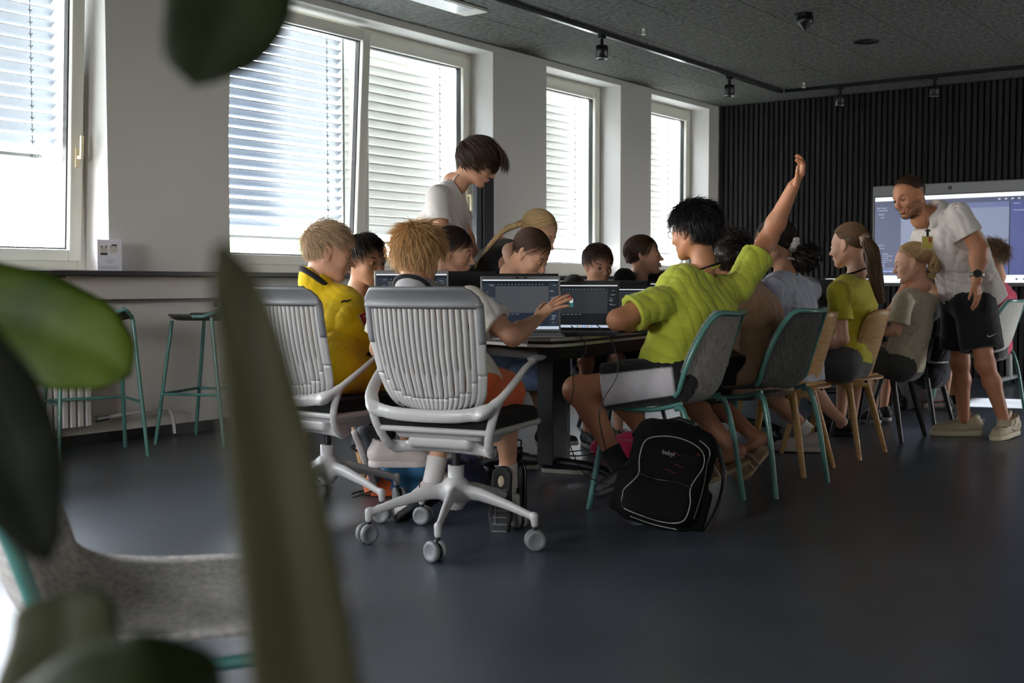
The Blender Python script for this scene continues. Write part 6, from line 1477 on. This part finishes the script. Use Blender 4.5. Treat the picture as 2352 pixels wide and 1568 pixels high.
# ------------------------------------------------------------------ jackets, bottle and small things under the table
def heap(label, c, r, m, seed, cat='jacket', name='jacket'):
    f = Field((-.3, -.3, 0), (.3, .3, .25), .007); rg = np.random.RandomState(seed)
    for k in range(6): f.ell((rg.uniform(-.6, .6)*r[0], rg.uniform(-.6, .6)*r[1], r[2]*.4), (r[0]*.55, r[1]*.55, r[2]*rg.uniform(.5, 1)), k=.03)
    f.folds(.014, 26, seed); f.cut((0, 0, .002), (0, 0, -1)); t = thing(name, label, cat, c, 0, 'clothes heaped under the table'); obj('fabric', f.mb(), m, t, True)
    obj('drawstring', MB().tube(spline([(-r[0]*.8, -r[1]*.5, .02), (-r[0]*1.2, -r[1], .006), (-r[0]*.6, -r[1]*1.5, .006), (0, -r[1]*.9, .03)], 20), .004, 6), M_black, t, True); return t
heap('orange jacket on the floor under the office chairs', (*PZ(890, 1135, 0)[:2], 0), (.10, .10, .09), M_org, 1)
heap('light blue jacket on the floor beside the orange one', (*PZ(925, 1132, 0)[:2], 0), (.13, .11, .12), cloth('light blue nylon', '3f7fae'), 2)
heap('dark blue jacket on the floor behind the star base', (*PZ(1050, 1130, 0)[:2], 0), (.22, .12, .13), cloth('dark blue nylon', '161b40'), 3)
heap('bright pink bag lying on the floor behind the boy with white shorts', (*PZ(1405, 1045, 0)[:2], 0), (.20, .12, .10), cloth('hot pink nylon', 'b01648'), 4, 'bag', 'soft_bag')
bt = thing('bottle', 'tall black bottle standing on the floor beside the running shoe', 'bottle', (*PZ(1190, 1185, 0)[:2], 0))
obj('bottle_body', MB().lathe([(.001, 0), (.034, 0), (.036, .01), (.036, .19), (.028, .22), (.018, .235), (.018, .25), (.001, .25)]), mat('black lacquered steel', '0d0d0f', .2, .3), bt, True); obj('cap', MB().lathe([(.001, .25), (.020, .25), (.020, .285), (.001, .287)]), M_black, bt, True); obj('carry_loop', MB().tube(spline([(.0, .018, .275), (0, .02, .31), (0, -.02, .31), (0, -.018, .275)], 10), .004, 6), M_black, bt, True)
b = thing('small_box', 'little grey plastic clip lying on the floor by the charcoal chair', 'clip', (*PZ(2248, 968, 0)[:2], 0), .5); obj('clip_body', MB().lohi((-.04, -.015, 0), (.04, .015, .02)), M_felt_pale, b, bevel=.004); obj('clip_pin', MB().lohi((-.05, -.004, .004), (-.04, .004, .012)), M_chrome, b)
# ------------------------------------------------------------------ name badge of the man
J, Wq_, b_ = PEOPLE['bearded man with cropped hair in an off white polo shirt and black shorts'][1], PEOPLE['bearded man with cropped hair in an off white polo shirt and black shorts'][6], PEOPLE['bearded man with cropped hair in an off white polo shirt and black shorts'][5]
bg = thing('name_badge', 'yellow name badge hanging from the neck of the standing man', 'badge', tuple(P(2130, 553, 6.86)), math.radians(36)+.1)
obj('card', MB().box((0, 0, -.012), (.062, .002, .075)), mat('yellow badge card', 'd3bf5e', .5), bg); obj('red_mark', MB().box((.016, -.0018, .006), (.018, .001, .03)), mat('red badge print', 'b8544a', .5), bg); obj('white_edge', MB().box((0, .0012, -.012), (.068, .001, .081)), M_white, bg)
obj('clip', MB().box((0, 0, .040), (.014, .006, .03)).box((0, -.002, .06), (.03, .01, .012)), M_black, bg); obj('cord', MB().tube([(0, 0, .06), (-.01, .01, .14)], .0015, 5).tube([(0, 0, .06), (.012, .0, .15)], .0015, 5), M_blk, bg)
# wristwatch of the man (resting against the wrist of the hanging arm)
J_ = PEOPLE['bearded man with cropped hair in an off white polo shirt and black shorts'][1]
wc = J_['wrL']+b_+nrm(J_['elL']-J_['wrL'])*.035; ax = nrm(J_['elL']-J_['wrL']); R = frame(ax)
wt = thing('wristwatch', 'dark faced steel wristwatch on the hanging arm of the standing man', 'watch', tuple(wc)); a = np.linspace(0, 2*PI, 25)[:-1]; rw = .038
obj('strap', MB().tube(rw*(np.cos(a)[:, None]*R[:, 0]+np.sin(a)[:, None]*R[:, 1]), .0125, 8, closed=True, flat=.28, hint=tuple(ax)), mat('brushed steel strap', '7b7566', .35, .7), wt, True)
vd = nrm(dirv(-.35, -1, .1)-ax*(dirv(-.35, -1, .1) @ ax)); obj('case', MB().cyl(vd*(rw-.004), vd*(rw+.009), .023, n=24), mat('gunmetal case', '3a3835', .35, .7), wt, True); obj('dial', MB().cyl(vd*(rw+.008), vd*(rw+.0098), .017, n=24), M_black, wt, True)
# ------------------------------------------------------------------ the potted plant right in front of the camera
def leaf_mat(name, c, c2, tr=.3, sc=14): return mat(name, c, .6, noise=.2, nscale=sc, col2=c2, trans=tr, bump=.15, bscale=30, spec=.3)
M_leafd = leaf_mat('dark green leaf', '1d280c', '28360f', .15); M_leafm = leaf_mat('mid green leaf', '344a0f', '647618', .25, 7); M_leafy = leaf_mat('olive leaf', '3c3b22', '48462a', .15, 5); M_leafp = leaf_mat('pale leaf underside', '3c4026', '505238', .2, 5); M_leafr = leaf_mat('dull green leaf', '0e1404', '171e08', .12)
def leaf(root, top_pts, width, m, normal, curl=.15, n=22, name='leaf', fold=.12, thick=.0012, wprof=None):
    C = spline(top_pts, n); T = np.gradient(C, axis=0); T /= np.linalg.norm(T, axis=1)[:, None]; N = nrm(normal); t = np.linspace(0, 1, n)
    wp = np.interp(t, *(wprof or ([0, .06, .2, .45, .7, .88, .97, 1], [.06, .35, .78, 1, .93, .58, .16, .01]))); G = []
    rg = np.random.RandomState(len(C)+int(width*1000))
    for s in np.linspace(-1, 1, 11):
        row = []
        for i in range(n):
            side = nrm(np.cross(N, T[i])); up = np.cross(T[i], side); w = width/2*wp[i]
            row.append(C[i]+side*s*w+up*(abs(s)*w*fold*2-abs(s)**2*w*curl*2+.012*width*math.sin(i*1.1+s*2)*abs(s)))
        G.append(row)
    G = np.array(G); o = obj(name, MB().sheet(G, thick), m, root, True)
    obj('midrib', MB().tube(C+(-np.cross(T, np.cross(N, T)))*.0008, np.interp(t, [0, 1], [.0035, .0008]), 6), m, o, True); return o
pr = thing('potted_rubber_plant', 'large leafed green plant standing directly before the camera, out of focus', 'plant', (*P(-350, 1500, .72)[:2], 0))
pb = np.array(pr.location)
def Q(u, v, d): return P(u, v, d)-pb
TW = -F0   # towards the camera
# broad leaf hanging in from the top edge
leaf(pr, [Q(560, -420, .62), Q(545, -200, .60), Q(530, 0, .585), Q(470, 130, .575), Q(445, 195, .57)], .064, M_leafd, nrm(TW+CU*.1), .1, wprof=([0, .3, .55, .8, .95, 1], [.3, .95, 1, .62, .16, .01]))
# the sharp leaf at the left edge
leaf(pr, [Q(-300, 560, 1.12), Q(-100, 690, 1.10), Q(60, 745, 1.08), Q(200, 800, 1.06), Q(300, 862, 1.05)], .105, M_leafm, nrm(TW*.95+CU*.35), .1, wprof=([0, .2, .5, .75, .9, .97, 1], [.5, .9, 1, .86, .5, .15, .01]))
# long olive blade hanging through the whole frame
leaf(pr, [Q(505, 560, .40), Q(560, 720, .40), Q(608, 950, .395), Q(660, 1250, .385), Q(710, 1600, .375), Q(740, 1900, .37)], .0335, M_leafy, nrm(TW), .05, wprof=([0, .05, .12, .3, .55, 1], [.04, .26, .50, .75, .98, 1.15]))
# shaded leaf lower left, pale leaf and the dark one at the bottom
leaf(pr, [Q(-160, 700, .50), Q(-20, 950, .50), Q(50, 1130, .49), Q(110, 1290, .485)], .048, M_leafr, nrm(TW+RT*.3), .1, wprof=([0, .3, .6, .9, 1], [.6, 1, .9, .35, .02]))
leaf(pr, [Q(60, 1800, .55), Q(120, 1600, .55), Q(150, 1480, .56), Q(145, 1385, .565), Q(140, 1362, .565)], .055, M_leafp, nrm(TW+CU*.2), .1, wprof=([0, .4, .7, .9, 1], [1, 1, .9, .5, .05]))
leaf(pr, [Q(-40, 1760, .42), Q(150, 1640, .42), Q(300, 1590, .42), Q(420, 1590, .425), Q(505, 1640, .43)], .052, M_leafd, nrm(CU*.8+TW*.6), .1, wprof=([0, .3, .6, .85, 1], [.8, 1, 1, .7, .1]))
st = MB()
for a in ([Q(-350, 1900, .72), Q(-420, 1200, .75), Q(-380, 500, .78), Q(-300, 560, 1.12)], [Q(-420, 1200, .75), Q(-380, 300, .72), Q(-100, -500, .66), Q(560, -440, .62)], [Q(-350, 1900, .72), Q(200, 2300, .6), Q(600, 2200, .42), Q(740, 1890, .37)], [Q(-420, 1300, .75), Q(-300, 800, .6), Q(-160, 700, .50)], [Q(-350, 1900, .72), Q(-100, 2000, .65), Q(60, 1800, .55)], [Q(-350, 1900, .72), Q(-200, 2000, .55), Q(-40, 1760, .42)], [np.array([0, 0, .32]), Q(-350, 1900, .72)]):
    st.tube(spline(a, 16), .0035, 7)
obj('stem', st, M_leafy, pr, True)
obj('pot', MB().lathe([(.001, .002), (.12, .002), (.15, .32), (.14, .33), (.13, .30), (.001, .29)], n=28), mat('dark ceramic pot', '2a2a2c', .5), pr, True)
# ------------------------------------------------------------------ a tree outside, seen through the gap under the blind
tr = thing('tree', 'green tree outside the window behind the blond boy', 'tree', (-30.0, 27.0, -3.0))
f = Field((-3.2, -3.2, 2.0), (3.2, 3.2, 7.2), .22); rg = np.random.RandomState(3)
for k in range(16): f.ell((rg.uniform(-2, 2), rg.uniform(-2, 2), rg.uniform(3, 5.2)), (1.1, 1.1, .9), k=.3)
f.folds(.35, 3, 2); obj('crown', f.mb(), mat('tree leaves', '5f7f45', .8, noise=.4, nscale=2), tr, True); obj('trunk', MB().tube([(0, 0, 0), (.1, 0, 1.6), (0, .1, 3.2)], [.25, .2, .15], 10), M_oak, tr, True)
